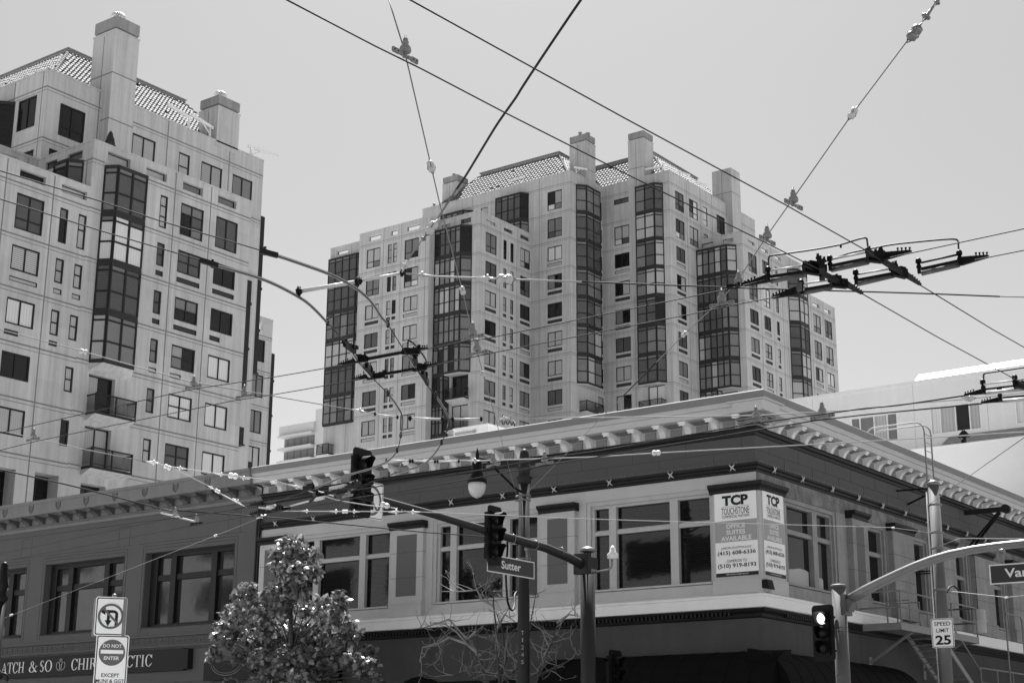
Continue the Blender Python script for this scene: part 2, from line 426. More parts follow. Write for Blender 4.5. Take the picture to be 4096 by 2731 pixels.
def turbine(parent, x, y, z, r=.42):
    mb = MB(); mb.lathe([(r*.55, 0), (r*.5, r*.8)], (x, y, z), n=12)
    for i in range(18):
        a = 2*math.pi*i/18; pts = []
        for t in range(7):
            ph = math.pi*t/6; rr = r*math.sin(ph)*1.0+.03; aa = a+t*.09
            pts.append((x+math.cos(aa)*rr, y+math.sin(aa)*rr, z+r*.75+r*.8*(1-math.cos(ph))/1.0*.85))
        mb.tube(pts, r*.075, 4, False)
    mb.lathe([(r*.62, r*.9), (r*.7, r*1.4), (r*.55, r*1.9), (.05, r*2.1)], (x, y, z), n=12)
    return mb.build('vent_turbine', 'steel', parent)
def flue(parent, x, y, z, r=.2, h=.7):
    mb = MB(); mb.lathe([(r, 0), (r, h*.8), (r*1.3, h*.82), (r*1.3, h*.95), (r*.9, h)], (x, y, z), n=12)
    return mb.build('flue_pipe', 'galv', parent)
def chimney(parent, x0, x1, y0, y1, z0, zc, zt, cap=True, jz=()):
    mb = MB(); mb.box(x0, x1, y0, y1, z0, zc)
    mb.m = 1
    for z in jz:
        mb.box(x0-.015, x1+.015, y0-.015, y1+.015, z-.04, z+.04)
    mb.box((x0+x1)/2-.03, (x0+x1)/2+.03, y0-.012, y0, z0, zc-.3)
    mb.m = 0
    if cap: mb.box(x0-.05, x1+.05, y0-.05, y1+.05, zc-.14, zc+.003)
    c = mb.build('chimney', ['conc', 'conc2'], parent)
    if cap:
        k = MB(); k.box(x0+.1, x1-.1, y0+.1, y1-.1, zc, zc+.22); k.m = 1
        k.box(x0+.02, x1-.02, y0+.02, y1-.02, zc+.2, zt); k.build('chimney_cap', ['conc2', 'cap'], c)
    return c
LT = thing('apartment_tower', (-92, 66, 0), 'nearer concrete apartment tower at left with two stepped terraces and a tall chimney', 'building')
X0 = -80.0; XU = -85.85
E0 = FE(X0); EU = FE(XU)
wm = MB(); hl = []; vents_ = []
tall = [(36.75, 34.37)]; LF = [(33.3, 31.65), (29.85, 28.17), (26.4, 24.75), (22.93, 21.25), (19.5, 17.8), (16.0, 14.4)]
jobs = []
for i, (t, b) in enumerate(tall+LF[:4]):
    gl = ['gmid', 'shut', 'curtlt', 'gdark', 'curt'][i]
    jobs.append((54.8, 56.9, b, t, 2, (b+.72,) if i == 0 else (), gl))
    if i < 3: jobs.append((58.13, 58.78, b, t, 1, (b+.7*(t-b) if i == 0 else b+.5*(t-b),), [None, 'blind', 'curt'][i])); jobs.append((59.6, 60.25, b, t, 1, (b+.55*(t-b),), 'curt'))
    else: jobs.append((59.58, 60.23, b, t, 1, (b+.5*(t-b),), 'curt' if i == 3 else 'gdark'))
for i, (t, b) in enumerate([(40.17, 37.8)]+[(36.68, 35.02)]+[(33.23, 31.57), (29.8, 28.12), (26.33, 24.64), (22.87, 21.25), (19.42, 17.8)]):
    g4 = ['curt', 'gmid', 'gdark', 'gdark', 'curt', 'curt', 'gmid'][i]
    rl = (b+.35*(t-b), b+.68*(t-b)) if i == 0 else (b+.5*(t-b),)
    jobs.append((66.28, 66.95, b, t, 1, rl, ['curt', 'gmid', 'gmid', 'ggrey', 'ggrey', 'curt', 'gdark'][i]))
    jobs.append((68.17, 70.3, b, t, 2, rl[:1] if i else rl, [None, 'gmid', None, None, 'curtlt', None, 'gdark'][i]))
    jobs.append((71.5, 73.62, b, t, 2, (), ['gmid', 'gdark', 'gdark', 'curtlt', 'curtlt', 'curtlt', 'gdark'][i]))
hl += [(j[0], j[1], j[2], j[3], .3) for j in jobs]
# the parts: lower left slab, lower right slab
vl = [(54.8, 56.9, 30.92, 31.24, 1), (58.13, 58.78, 30.92, 31.28, 1), (59.6, 60.25, 30.92, 31.28, 1), (54.8, 55.85, 27.46, 27.8, 0), (58.13, 58.78, 27.46, 27.8, 0),
      (66.28, 66.95, 34.3, 34.68, 0), (68.17, 70.3, 34.3, 34.68, 0), (71.5, 73.62, 34.3, 34.68, 0), (66.28, 66.95, 30.85, 31.22, 0), (68.17, 70.3, 30.85, 31.22, 0), (71.5, 72.5, 30.85, 31.22, 0),
      (66.28, 66.95, 27.42, 27.78, 1), (68.17, 69.15, 27.42, 27.78, 1)]
hv = [(a, b, c, d, .1) for a, b, c, d, _ in vl]
openL = [(51.3, 53.3), (54.86, 56.83), (58.09, 60.12)]; openR = [(61.54, 63.45), (64.86, 66.7), (68.2, 70.06), (71.55, 73.36)]
hoL = [(a, b, 37.8, 38.38, .4) for a, b in openL]; hoR = [(a, b, 41.18, 41.8, .4) for a, b in openR]
big = [(55.0, 56.6, 14.5, 19.2, 1.2), (58.0, 59.8, 14.5, 19.3, 1.2), (61.5, 63.5, 14.5, 19.15, .8)]
balc = [(61.45, 63.6, 23.75, 26.3, .5), (61.45, 63.6, 20.2, 22.88, .5)]
wall(wm, E0, 46, 60.36, 0, 38.8, [h for h in hl if h[1] < 60.36]+[h for h in hv if h[1] < 60.36]+hoL+big[:2], .3)
wall(wm, E0, 60.36, 74.85, 0, 42.25, [h for h in hl if h[0] > 60.36]+[h for h in hv if h[0] > 60.36]+hoR+big[2:]+balc, .3)
allh = hl+hv+hoL+hoR+big+balc
joints(wm, E0, 46, 60.36, [37.4-3.45*k for k in range(7)], [53.9, 57.5], 10, 38.8, holes=allh)
joints(wm, E0, 60.36, 61.3, [40.9-3.45*k for k in range(8)], [], 10, 42.25, holes=allh)
joints(wm, E0, 64.9, 74.85, [40.9-3.45*k for k in range(8)], [67.55, 70.9], 10, 42.25, holes=allh)
# coping strips, parapet backs, terrace floors and returns
wm.fbox(E0, 46, 60.36, 38.72, 38.85, 0, .05); wm.fbox(E0, 60.34, 74.85, 42.17, 42.3, 0, .05)
S1 = FS(60.36)
hs = [(-85.2, -83.9, 41.2, 41.8, .3), (-82.8, -81.2, 41.2, 41.8, .3)]
wall(wm, S1, XU, X0, 37.2, 42.25, hs); joints(wm, S1, XU, X0, [40.9], [-81.2+.6], 37.5, 40.9)
wm.fbox(S1, XU, X0+.05, 42.19, 42.3, 0, .05)
wm.poly([(XU, 60.36, 41.0), (X0-.41, 60.36, 41.0), (X0-.41, 74.85, 41.0), (XU, 74.85, 41.0)])
wm.poly([(-100, 46, 37.6), (X0-.41, 46, 37.6), (X0-.41, 60.3, 37.6), (-100, 60.3, 37.6)])
wm.poly([(X0, 74.85, 0), (XU, 74.85, 0), (XU, 74.85, 42.25), (X0, 74.85, 42.25)])
# set-back wall of the left terrace
wall(wm, EU, 46, 60.3, 37.2, 42.15, [(56.2, 58.6, 41.1, 41.75, .3)]); wm.fbox(EU, 46, 60.3, 42.05, 42.2, 0, .06); joints(wm, EU, 46, 60.3, [40.9], [55.3, 59.4], 37.6, 42)
# upper block
US = FS(60.361); hu = [(61.6, 63.8, 44.5, 46.93, .3), (68.1, 70.3, 44.5, 46.93, .3), (72.6, 73.7, 44.9, 46.93, .3), (74.87, 77.04, 44.5, 46.93, .3), (78.15, 80.3, 44.5, 46.93, .3),
      (61.0, 63.2, 41.9, 43.3, .3)]
wall(wm, EU, 60.36, 81.4, 0, 49.07, hu)
hs2 = [(-89.0, -86.9, 45.0, 47.4, .3), (-88.6, -86.7, 41.9, 43.2, .3)]
wall(wm, US, -106, XU, 37.2, 49.07, hs2)
joints(wm, EU, 60.36, 81.4, [47.75, 43.9], [71.4, 78.6-.9, 64.9], 42, 49.07, holes=hu); joints(wm, US, -106, XU, [47.75, 43.9], [-86.35, -89.6], 42, 49.07, holes=hs2)
wm.fbox(EU, 60.3, 81.4, 49.0, 49.13, 0, .05); wm.fbox(US, -106, XU+.05, 49.0, 49.13, 0, .05)
wm.box(-106, XU-.62, 61.0, 80.9, 0, 48.5); wm.poly([(XU, 81.4, 0), (-106, 81.4, 0), (-106, 81.4, 49), (XU, 81.4, 49)])
# far wing
EW = FE(-105); hw = [(99.3, 101.0, z-2.2, z, .3) for z in (41.5, 38.0, 34.5, 31.0, 27.6)]
wall(wm, EW, 81, 101.9, 0, 43.75, hw+[(98.6, 100.6, 42.5, 43.1, .35)]); joints(wm, EW, 81, 101.9, [41.9-3.46*k for k in range(6)], [], 20, 43, holes=hw); wm.fbox(EW, 81, 101.9, 43.66, 43.8, 0, .05)
wm.box(-118, -105.5, 81.5, 101.88, 0, 42.3)
LTW = wm.build('wall', ['conc', 'conc2'], LT)
for a, b, c, d, n, rl, g in jobs: window(E0, a, b, c, d, LT, n, rl, g)
for (a, b, c, d, lt) in vl: vent(E0, a, b, c, d, LT, lt)
for a, b, c, d, _ in hu[:5]: window(EU, a, b, c, d, LT, 2 if b-a > 1.5 else 1, (c+.75,) if b-a > 1.5 and a < 64 else ((c+.95,) if b-a < 1.5 else (c+.02,)), {61.6: 'gdark', 68.1: 'curt', 72.6: 'curt'}.get(a))
window(EU, 61.0, 63.2, 41.9, 43.3, LT, 2, (), 'gdark')
window(US, -89.0, -86.9, 45.0, 47.4, LT, 2, (), 'gdark'); window(US, -88.6, -86.7, 41.9, 43.2, LT, 1, (), 'gdark')
for a, b, c, d, _ in hw: window(EW, a, b, c, d, LT, 2, (), pick({'gdark': 1, 'curt': 1, 'ggrey': 1}))
for a, b, c, d, _ in hoL+hoR: window(E0, a, b, c, d, LT, 1, (), pick({'gmid': 2, 'curt': 2, 'gdark': 1, 'ggrey': 1}), .05, .34)
for a, b, c, d, _ in hs: window(S1, a, b, c, d, LT, 1, (), 'gmid', .05, .26)
for a, b, c, d, dp in big: window(E0, a, b, c, d, LT, 2, (d-1.2,), 'gdark', .1, dp-.05)
for a, b, c, d, dp in balc: window(E0, a, b, c, d, LT, 2, (), None, .09, .4)
# bay windows
for k, g in enumerate(['gmid', 'curtlt', 'blinddk', 'ggrey']):
    z1 = 40.72-3.43*k
    bay(LT, [(X0, 61.35), (X0+.85, 61.85), (X0+.85, 64.35), (X0, 64.8)], (1, 2, 1), z1-3.43, z1-.004, g=g)
sm = MB(); pl = [(X0, 61.35), (X0+.85, 61.85), (X0+.85, 64.35), (X0, 64.8)]
sm.poly([(p[0], p[1], 26.99) for p in pl]); sm.poly([(X0+.85, 61.85, 26.99), (X0, 61.35, 26.45), (X0, 64.8, 26.45), (X0+.85, 64.35, 26.99)]); sm.poly([(X0, 61.35, 26.99), (X0, 61.35, 26.45), (X0+.85, 61.85, 26.99)]); sm.poly([(X0+.85, 64.35, 26.99), (X0, 64.8, 26.45), (X0, 64.8, 26.99)])
sm.build('bay_soffit', ['conc'], LT)
bay(LT, [(-84.2, 60.36), (-83.0, 59.5), (-81.6, 59.5), (-80.95, 60.36)], (1, 1, 1), 37.65, 40.98, g='gdark')
bay(LT, [(-94.0, 60.36), (-93.4, 59.4), (-90.2, 59.4), (-89.4, 60.36)], (1, 3, 1), 43.9, 47.45, g='gdark')
bay(LT, [(-94.0, 60.36), (-93.4, 59.4), (-90.2, 59.4), (-89.4, 60.36)], (1, 3, 1), 40.4, 43.88, g='gdark')
def balcony(parent, F, a, b, z, dp=1.0, h=1.15, solid='rail'):
    mb = MB(); mb.fbox(F, a, b, z-.16, z, 0, dp); mb.build_ = None
    f = [(a, dp), (b, dp)]
    for u in (a+.04, (a+b)/2, b-.04): mb.fbox(F, u-.04, u+.04, z, z+h, dp-.08, dp)
    for u in (a+.02, b-.02): mb.fbox(F, u-.02, u+.02, z+h-.08, z+h, .0, dp-.08)
    mb.fbox(F, a, b, z+h, z+h+.07, dp-.1, dp+.01)
    mb.fbox(F, a, b, z+.1, z+.16, dp-.06, dp-.02)
    w = mb.build('balcony', 'dframe', parent)
    pm = MB(); pm.poly([F(a+.05, z+.12, dp-.05), F(b-.05, z+.12, dp-.05), F(b-.05, z+h, dp-.05), F(a+.05, z+h, dp-.05)])
    pm.poly([F(a+.05, z+.12, 0), F(a+.05, z+.12, dp), F(a+.05, z+h, dp), F(a+.05, z+h, 0)]); pm.poly([F(b-.05, z+.12, 0), F(b-.05, z+.12, dp), F(b-.05, z+h, dp), F(b-.05, z+h, 0)])
    pm.build('railing_panel', solid, w)
    s = MB(); s.sweep([(0, z-.17), (dp, z-.17), (0, z-.55)], F, a+.02, b-.02); s.build('balcony_soffit', 'conc', w)
balcony(LT, E0, 61.4, 64.75, 23.7, .95); balcony(LT, E0, 61.4, 64.75, 20.15, .95)
# dark bays seen edge-on round the far corners
for (x, y, za, zb) in ((X0-.05, 74.85, 27.6, 36.2), (X0-.05, 74.85, 24.0, 25.2), (X0-.05, 74.85, 19.6, 21.4), (XU-.05, 81.4, 31.5, 44.4), (XU-.05, 81.4, 22.6, 24.4), (XU-.05, 81.4, 19.0, 20.5), (-105.05, 101.9, 27.5, 40.5)):
    mb = MB(); mb.box(x-2.4, x, y, y+.5, za, zb); z = za+3.43
    mb.box(x-2.45, x+.05, y, y+.62, za-.12, za-.003)
    while z < zb: mb.box(x-2.44, x+.04, y, y+.57, z-.1, z+.1); z += 3.43
    mb.build('bay_window', 'dframe', LT)
# roof
k = 5.36; rz = 54.0; ex0 = XU-.6; ey0 = 60.96; ez = 48.55; ry1 = 77.2; rx0 = -103.0; rx1 = XU-k; ry0 = 60.36+k
q = [[(-106, ey0, ez), (ex0, ey0, ez), (rx1, ry0, rz), (rx0, ry0, rz)], [(ex0, ey0, ez), (ex0, 81.2, ez), (rx1, ry1, rz), (rx1, ry0, rz)]]
roofdeck(LT, q+[[(ex0, 81.2, ez), (-106, 81.2, ez), (rx0, ry1, rz), (rx1, ry1, rz)]], q, [((ex0, ey0, ez+.1), (rx1, ry0, rz+.1)), ((ex0, 81.2, ez+.1), (rx1, ry1, rz+.1))],
         [(rx0, rx1+.1, ry0-.1, ry1+.1, rz-.25, rz+.25), (rx0, rx1+.2, ry0-.2, ry1+.2, rz+.25, rz+.33)])
c1 = chimney(LT, -87.4, -84.9, 65.1, 67.3, 38, 53.85, 54.95, jz=(50.4, 46.8)); turbine(LT, -86.2, 66.2, 54.9, .5)
c2 = chimney(LT, -88.0, -85.8, 76.2, 78.5, 48.6, 52.05, 53.0); turbine(LT, -86.9, 77.3, 52.95, .45)
# ================================================================== RIGHT TOWER
RT = thing('apartment_tower', (-110, 160, 0), 'farther concrete apartment tower in the centre with dark glazed bays, tiled roof and four chimneys', 'building')
YA = 142.0; Y2 = 140.0; XA = -110.93; YB = 152.79; XB = -104.69; YC = 160.16; XC = -94.45; YD = 167.6; XD = -88.18
def T(k): return 73.7-3.77*k
ZP = 75.98; ZL = 68.58
wins = []   # (F, a, b, c, d, cols, rails, glass, small)
def column(F, a, b, k0, k1, ktall, cols=2, small=False, ven='full', rail=False):
    out = []
    for k in range(k0, k1):
        t = T(k); tl_ = k < ktall
        h = 2.55 if tl_ else (1.9 if not small else 1.85)
        rl = (t-h+.8,) if tl_ and not small else ((t-h+h*.45,) if (small or rail) else ())
        if tl_ and small: rl = (t-h+.75, t-.75)
        out.append((a, b, t-h, t)); wins.append((F, a, b, t-h, t, cols, rl, small, None))
        if not tl_ and ven:
            vb = b if ven == 'full' else a+(b-a)*.55
            if k > 8 and ven == 'full' and rnd.random() < .4: vb = a+(b-a)*.5
            out.append((a, vb, t-h-.72, t-h-.30)); wins.append((F, a, vb, t-h-.72, t-h-.30, 0, (), small, 'v'))
    return out
wm = MB(); K1 = 9
def floors(F, u0, u1, k0, us, holes, zt, kk=9): joints(wm, F, u0, u1, [T(k)+.72 for k in range(k0, kk)], us, 38, zt, .03, .015, holes)
# wing R1
F1 = FS(YA); h = [(-134.9, -132.9, 67.45, 68.0, .3)]
wall(wm, F1, -136.1, -129.0, 0, ZL, h); floors(F1, -136.1, -129, 2, [-132.3], h, ZL, 3); wm.fbox(F1, -136.1, -129, ZL-.1, ZL+.04, 0, .05)
r1h = h
# wing R2
F2 = FS(Y2); h = [(a, b, 67.3, 67.95, .35) for a, b in ((-127.5, -125.45), (-123.75, -122.6), (-121.05, -118.95))]; oR2 = list(h)
h += column(F2, -127.75, -125.45, 2, K1, 4); h += column(F2, -121.35, -119.05, 2, K1, 4)
h += column(F2, -124.15, -123.5, 2, K1, 4, 1, True); h += column(F2, -123.25, -122.6, 2, K1, 4, 1, True)
wall(wm, F2, -129.07, -117.3, 0, ZL, h); floors(F2, -129.07, -117.3, 2, [-124.9, -121.95, -117.9], h, ZL); wm.fbox(F2, -129.12, -117.25, ZL-.1, ZL+.04, 0, .05)
wm.poly([(-117.3, Y2, 0), (-117.3, YA, 0), (-117.3, YA, ZL), (-117.3, Y2, ZL)]); wm.poly([(-129.07, Y2, 0), (-129.07, YA, 0), (-129.07, YA, ZL), (-129.07, Y2, ZL)])
# corner piece
F3 = FS(YA); h = [(-117.2, -115.6, 67.35, 68.0, .35), (-114.1, -112.3, 67.35, 68.1, .35)]; oF3 = list(h)
h += [(-115.0, -112.4, 45.2, 47.9, .4), (-115.0, -112.4, 41.4, 44.2, .4)]
wall(wm, F3, -117.3, XA, 0, ZL, h); floors(F3, -112.1, XA, 2, [], [], ZL); floors(F3, -117.3, -112.1, 2, [-114.9], h, ZL, 3); wm.fbox(F3, -117.3, XA+.05, ZL-.1, ZL+.04, 0, .05)
EA = FE(XA); h = [(a, b, 67.38, 67.95, .35) for a, b in ((143.31, 145.4), (146.96, 148.97), (150.5, 152.5))]; oEA = list(h)
h += column(EA, 143.26, 145.5, 2, K1, 4); h += column(EA, 150.5, 152.6, 2, K1, 4)
h += column(EA, 146.93, 147.6, 2, K1, 4, 1, True); h += column(EA, 148.4, 149.07, 2, K1, 4, 1, True)
wall(wm, EA, YA, YB, 0, ZL, h); floors(EA, YA, YB, 2, [146.2, 149.8], h, ZL); wm.fbox(EA, YA, YB, ZL-.1, ZL+.04, 0, .05)
wm.poly([(-136, YA+.4, 66.9), (XA-.4, YA+.4, 66.9), (XA-.4, YB, 66.9), (-136, YB, 66.9)])
wm.poly([(-129, Y2+.4, 66.88), (-117.4, Y2+.4, 66.88), (-117.4, YA+.4, 66.88), (-129, YA+.4, 66.88)])
# tall block
FB = FS(YB); h = column(FB, -108.3, -106.05, 0, K1, 2); h += [(-119.2, -118.0, 72.0, 73.9, .2)]
wins.append((FB, -119.2, -118.0, 72.0, 73.9, 1, (), True, None))
wall(wm, FB, -129.35, XB, 0, ZP, h); floors(FB, -129.35, -117, 0, [-120.6], h, ZP, 1); floors(FB, -111.4, XB, 0, [-109.6], h, ZP); wm.fbox(FB, -129.4, XB+.05, ZP-.1, ZP+.04, 0, .06)
wm.poly([(-129.35, YB, 0), (-129.35, 172, 0), (-129.35, 172, ZP), (-129.35, YB, ZP)])
EB = FE(XB); h = column(EB, 158.72, 160.02, 0, K1, 1, 1, True)
wall(wm, EB, YB, YC, 0, ZP, h); wm.fbox(EB, YB, YC, ZP-.1, ZP+.04, 0, .06); floors(EB, YB, YC, 0, [], h, ZP)
FC = FS(YC); h = [(-102.85, -100.6, 73.0, 73.72, .2)]; wins.append((FC, -102.85, -100.6, 73.0, 73.72, 2, (), False, None))
h += column(FC, -102.85, -100.58, 1, K1, 2); h += [(-98.2, -95.7, 45.2, 47.9, .3)]
wall(wm, FC, XB, XC, 0, ZP, h); floors(FC, XB, -99.1, 0, [-100.2+.3], h, ZP); floors(FC, -95.5, XC, 0, [], h, ZP); wm.fbox(FC, XB, XC+.05, ZP-.1, ZP+.04, 0, .06)
EC = FE(XC); h = column(EC, 161.6, 163.8, 0, K1, 2); h += column(EC, 165.1, 167.36, 0, 2, 2)
wins.append((EC, 168.8, 169.88, 71.1, 73.7, 1, (71.9, 72.9), True, None)); wins.append((EC, 172.4, 174.65, 71.1, 73.7, 2, (71.9,), False, None)); wins.append((EC, 168.8, 169.88, 68.7, 69.9, 1, (), True, None))
h += [(168.8, 169.88, 71.1, 73.7), (172.4, 174.65, 71.1, 73.7), (168.8, 169.88, 68.7, 69.9)]
wall(wm, EC, YC, 183.4, 0, ZP, h); wm.fbox(EC, YC, 183.4, ZP-.1, ZP+.04, 0, .06); floors(EC, YC, 183.4, 0, [164.5, 168.1, 171.2], h, ZP)
# lower east block
FD = FS(YD); h = [(-94.2, -92.45, 67.42, 68.0, .35), (-91.1, -89.45, 67.42, 68.0, .35)]; oFD = list(h)
h += [(-92.0, -89.6, 45.2, 47.7, .3)]
wall(wm, FD, XC, XD, 0, ZL, h); floors(FD, -89.2, XD, 2, [], h, ZL); wm.fbox(FD, XC, XD+.05, ZL-.1, ZL+.04, 0, .05)
ED = FE(XD); h = [(a, b, 67.4, 67.95, .35) for a, b in ((169.1, 170.95), (172.75, 174.55), (176.5, 178.3))]; oED = list(h)
h += [(a, b, 63.55, 64.15, .35) for a, b in ((187.4, 189.5), (191.1, 193.1))]; oED2 = h[-2:]
h += column(ED, 169.0, 171.3, 2, K1, 4); h += column(ED, 172.85, 174.7, 2, K1, 4, 2, False, 'full', True); h += column(ED, 176.35, 177.15, 2, K1, 4, 1, True)
h += column(ED, 185.36, 186.12, 3, K1, 5, 1, True); h += column(ED, 187.4, 189.7, 3, K1, 5); h += column(ED, 191.0, 193.3, 3, K1, 5)
wall(wm, ED, YD, 184.2, 0, ZL, [q_ for q_ in h if q_[1] < 184]); wall(wm, ED, 184.2, 194.5, 0, 64.8, [q_ for q_ in h if q_[0] > 184])
floors(ED, YD, 179.8, 2, [172.05, 175.5, 178.2], h, ZL); floors(ED, 185.0, 194.5, 3, [186.8, 190.4], h, 64.8); wm.fbox(ED, YD, 184.2, ZL-.1, ZL+.04, 0, .05); wm.fbox(ED, 184.2, 194.5, 64.7, 64.84, 0, .05)
wm.poly([(XC, YD+.4, 66.9), (XD-.4, YD+.4, 66.9), (XD-.4, 184.1, 66.9), (XC, 184.1, 66.9)]); wm.poly([(XC-8, 184.2, 63.2), (XD-.4, 184.2, 63.2), (XD-.4, 194.4, 63.2), (XC-8, 194.4, 63.2)])
wm.build('wall', ['conc', 'conc2'], RT)
smf = MB(); smp = MB(); smats = []
for F, a, b, c, d, n, rl, small, kind in wins:
    if kind == 'v' and not small: vent(F, a, b, c, d, RT, rnd.random() < .35)
    elif small:
        xs = frame(smf, F, a, b, c, d, 1, rl, .06, -.12, -.03); g = pick(GL) if kind is None else 'vent'
        if g not in smats: smats.append(g)
        smp.m = smats.index(g); smp.poly([F(a, c, -.1), F(b, c, -.1), F(b, d, -.1), F(a, d, -.1)])
    else: window(F, a, b, c, d, RT, n, rl, None)
so = smf.build('window', 'dframe', RT, kind='stuff'); smp.build('pane', smats, so, kind='stuff')
for F, hh in ((F1, r1h), (F2, oR2), (F3, oF3), (EA, oEA), (FD, oFD), (ED, oED+oED2)):
    for a, b, c, d, _ in hh: mb = MB(); frame(mb, F, a, b, c, d, 1, (), .05, -.34, -.26); mb.build('parapet_frame', 'dframe', RT)
wd = lambda F, a, b, c, d, g: window(F, a, b, c, d, RT, 2, (), g, .09, .3)
wd(F3, -115.0, -112.4, 45.2, 47.9, 'gdark'); wd(F3, -115.0, -112.4, 41.4, 44.2, 'curt'); wd(FC, -98.2, -95.7, 45.2, 47.9, 'curtlt'); wd(FD, -92.0, -89.6, 45.2, 47.7, 'curt')
# bays
def stack(plan, cols, k0, k1, z_off=.73, gl=None):
    for k in range(k0, k1): bay(RT, plan, cols, T(k+1)+z_off, T(k)+z_off-.005, g=(gl[k-k0] if gl and k-k0 < len(gl) else None))
def under(plan, z, dz=.5):
    mb = MB(); mb.poly([(p[0], p[1], z) for p in plan])
    for i in range(len(plan)-1):
        p, q_ = plan[i], plan[i+1]; mb.poly([(p[0], p[1], z), (q_[0], q_[1], z), (q_[0], q_[1], z-.12), (p[0], p[1], z-.12)])
    mb.poly([(p[0], p[1], z-.12) for p in plan]); mb.build('bay_soffit', 'conc', RT)
p1 = [(-136.1, YA), (-135.9, YA-.5), (-130.9, YA-.5), (-130.4, YA)]; stack(p1, (1, 4, 1), 2, 8, .73)
pb1 = [(-117.25, YA), (-117.2, YA-1.0), (-113.1, YA-1.0), (-112.1, YA)]
stack(pb1, (1, 5, 1), 2, 7, .73, ['gmid', 'curt', 'curt', 'gmid', 'gmid']); stack([(-117.25, YA), (-117.2, YA-1.0), (-115.5, YA-1.0), (-115.4, YA)], (1, 3, 1), 7, 10); under([(-115.5, YA), (-115.4, YA-1), (-113.1, YA-1.0), (-112.1, YA)], T(7)+.72)
pb2 = [(XB, 154.0), (XB+1.0, 155.0), (XB+1.0, 158.2), (XB, 158.5)]; stack(pb2, (1, 2, 1), 0, 7); under(pb2, T(7)+.72)
pb3 = [(-99.05, YC), (-99.0, YC-.9), (-96.2, YC-.9), (-95.4, YC)]; stack(pb3, (1, 2, 1), 0, 7, .73); under(pb3, T(7)+.72)
pb4 = [(XC+.02, YD), (XC+.06, YD-1.0), (-90.0, YD-1.0), (-89.1, YD)]; stack(pb4, (1, 5, 1), 2, 7, .73); stack([(XC+.02, YD), (XC+.06, YD-1.0), (-91.9, YD-1.0), (-91.8, YD)], (1, 3, 1), 7, 9); under([(-91.8, YD), (-91.9, YD-1), (-90.0, YD-1.0), (-89.1, YD)], T(7)+.72)
pb5 = [(XD, 180.0), (XD+1.1, 181.1), (XD+1.1, 183.7), (XD, 184.8)]; stack(pb5, (1, 2, 1), 2, 9)
stack([(-116.1, YB), (-116.0, YB-1.0), (-111.9, YB-1.0), (-111.3, YB)], (1, 4, 1), 0, 2, .6); stack([(-125.4, YB), (-125.3, YB-1.0), (-121.4, YB-1.0), (-120.5, YB)], (1, 4, 1), 0, 2, .2)
# balconies
balcony(RT, F3, -115.2, -112.3, T(7)+1.0-3.77+.4, 1.0); balcony(RT, F3, -115.2, -112.3, T(8)+1.0-3.77+.4, 1.0)
balcony(RT, EB, 154.5, 158.4, 44.7, 1.1); balcony(RT, FC, -98.9, -95.5, 44.7, 1.1); balcony(RT, FD, -91.7, -89.1, 44.7, 1.0); balcony(RT, F1, -136.3, -134.2, 40.6, 1.0)
# roof and chimneys
rz = 81.55; e = .7; ez = 75.6; k = 6.0
xW = -129.35+e; xE1 = XB-e; yS1 = YB+e; xE2 = XC-e; yS2 = YC+e; rW = -123.9; rE1 = XB-k; rS1 = YB+k; rE2 = XC-k; rS2 = YC+k; yN = 183.4-e; rN = 177.8
qs = [[(xW, yS1, ez), (xE1, yS1, ez), (rE1, rS1, rz), (rW, rS1, rz)], [(xE1, yS1, ez), (xE1, yS2, ez), (rE1, rS2, rz), (rE1, rS1, rz)],
      [(xE1, yS2, ez), (xE2, yS2, ez), (rE2, rS2, rz), (rE1, rS2, rz)], [(xE2, yS2, ez), (xE2, yN, ez), (rE2, rN, rz), (rE2, rS2, rz)],
      [(xW, 180, ez), (xW, yS1, ez), (rW, rS1, rz), (rW, 176, rz)]]
roofdeck(RT, qs+[[(xE2, yN, ez), (xW, yN, ez), (rW, rN, rz), (rE2, rN, rz)]], [tuple(q_) for q_ in qs[:4]], [((xE1, yS1, ez+.1), (rE1, rS1, rz+.1)), ((xE2, yS2, ez+.1), (rE2, rS2, rz+.1)), ((xW, yS1, ez+.1), (rW, rS1, rz+.1)), ((xE2, yN, ez+.1), (rE2, rN, rz+.1))],
         [(rW, rE1+.1, rS1-.1, 178, rz-.2, rz+.3), (rE1+.1, rE2+.1, rS2-.1, 178, rz-.2, rz+.303), (rW-.15, rE1+.25, rS1-.25, 178.1, rz+.303, rz+.42), (rE1+.25, rE2+.25, rS2-.25, 178.1, rz+.306, rz+.42)], .52, .62)
chimney(RT, -128.35, -126.0+.3, 155.8, 158.2, 70, 80.3, 81.3); flue(RT, -127.0, 156.6, 81.2)
chimney(RT, -107.3, -104.66, 156.4, 158.6, 60, 81.3, 82.35, jz=(77.4,)); flue(RT, -106.0, 157.0, 82.3); flue(RT, -105.3, 157.8, 82.3, .26)
chimney(RT, -100.54, -98.15, YC-.03, YC+2.4, 60, 81.4, 82.45, jz=(77.4,))
chimney(RT, XC-2.1, XC+.85, 175.3, 177.8, 60, 81.1, 81.1, False, (77.6,))
flue(RT, -128.0, 153.6, 75.9, .16, .9)
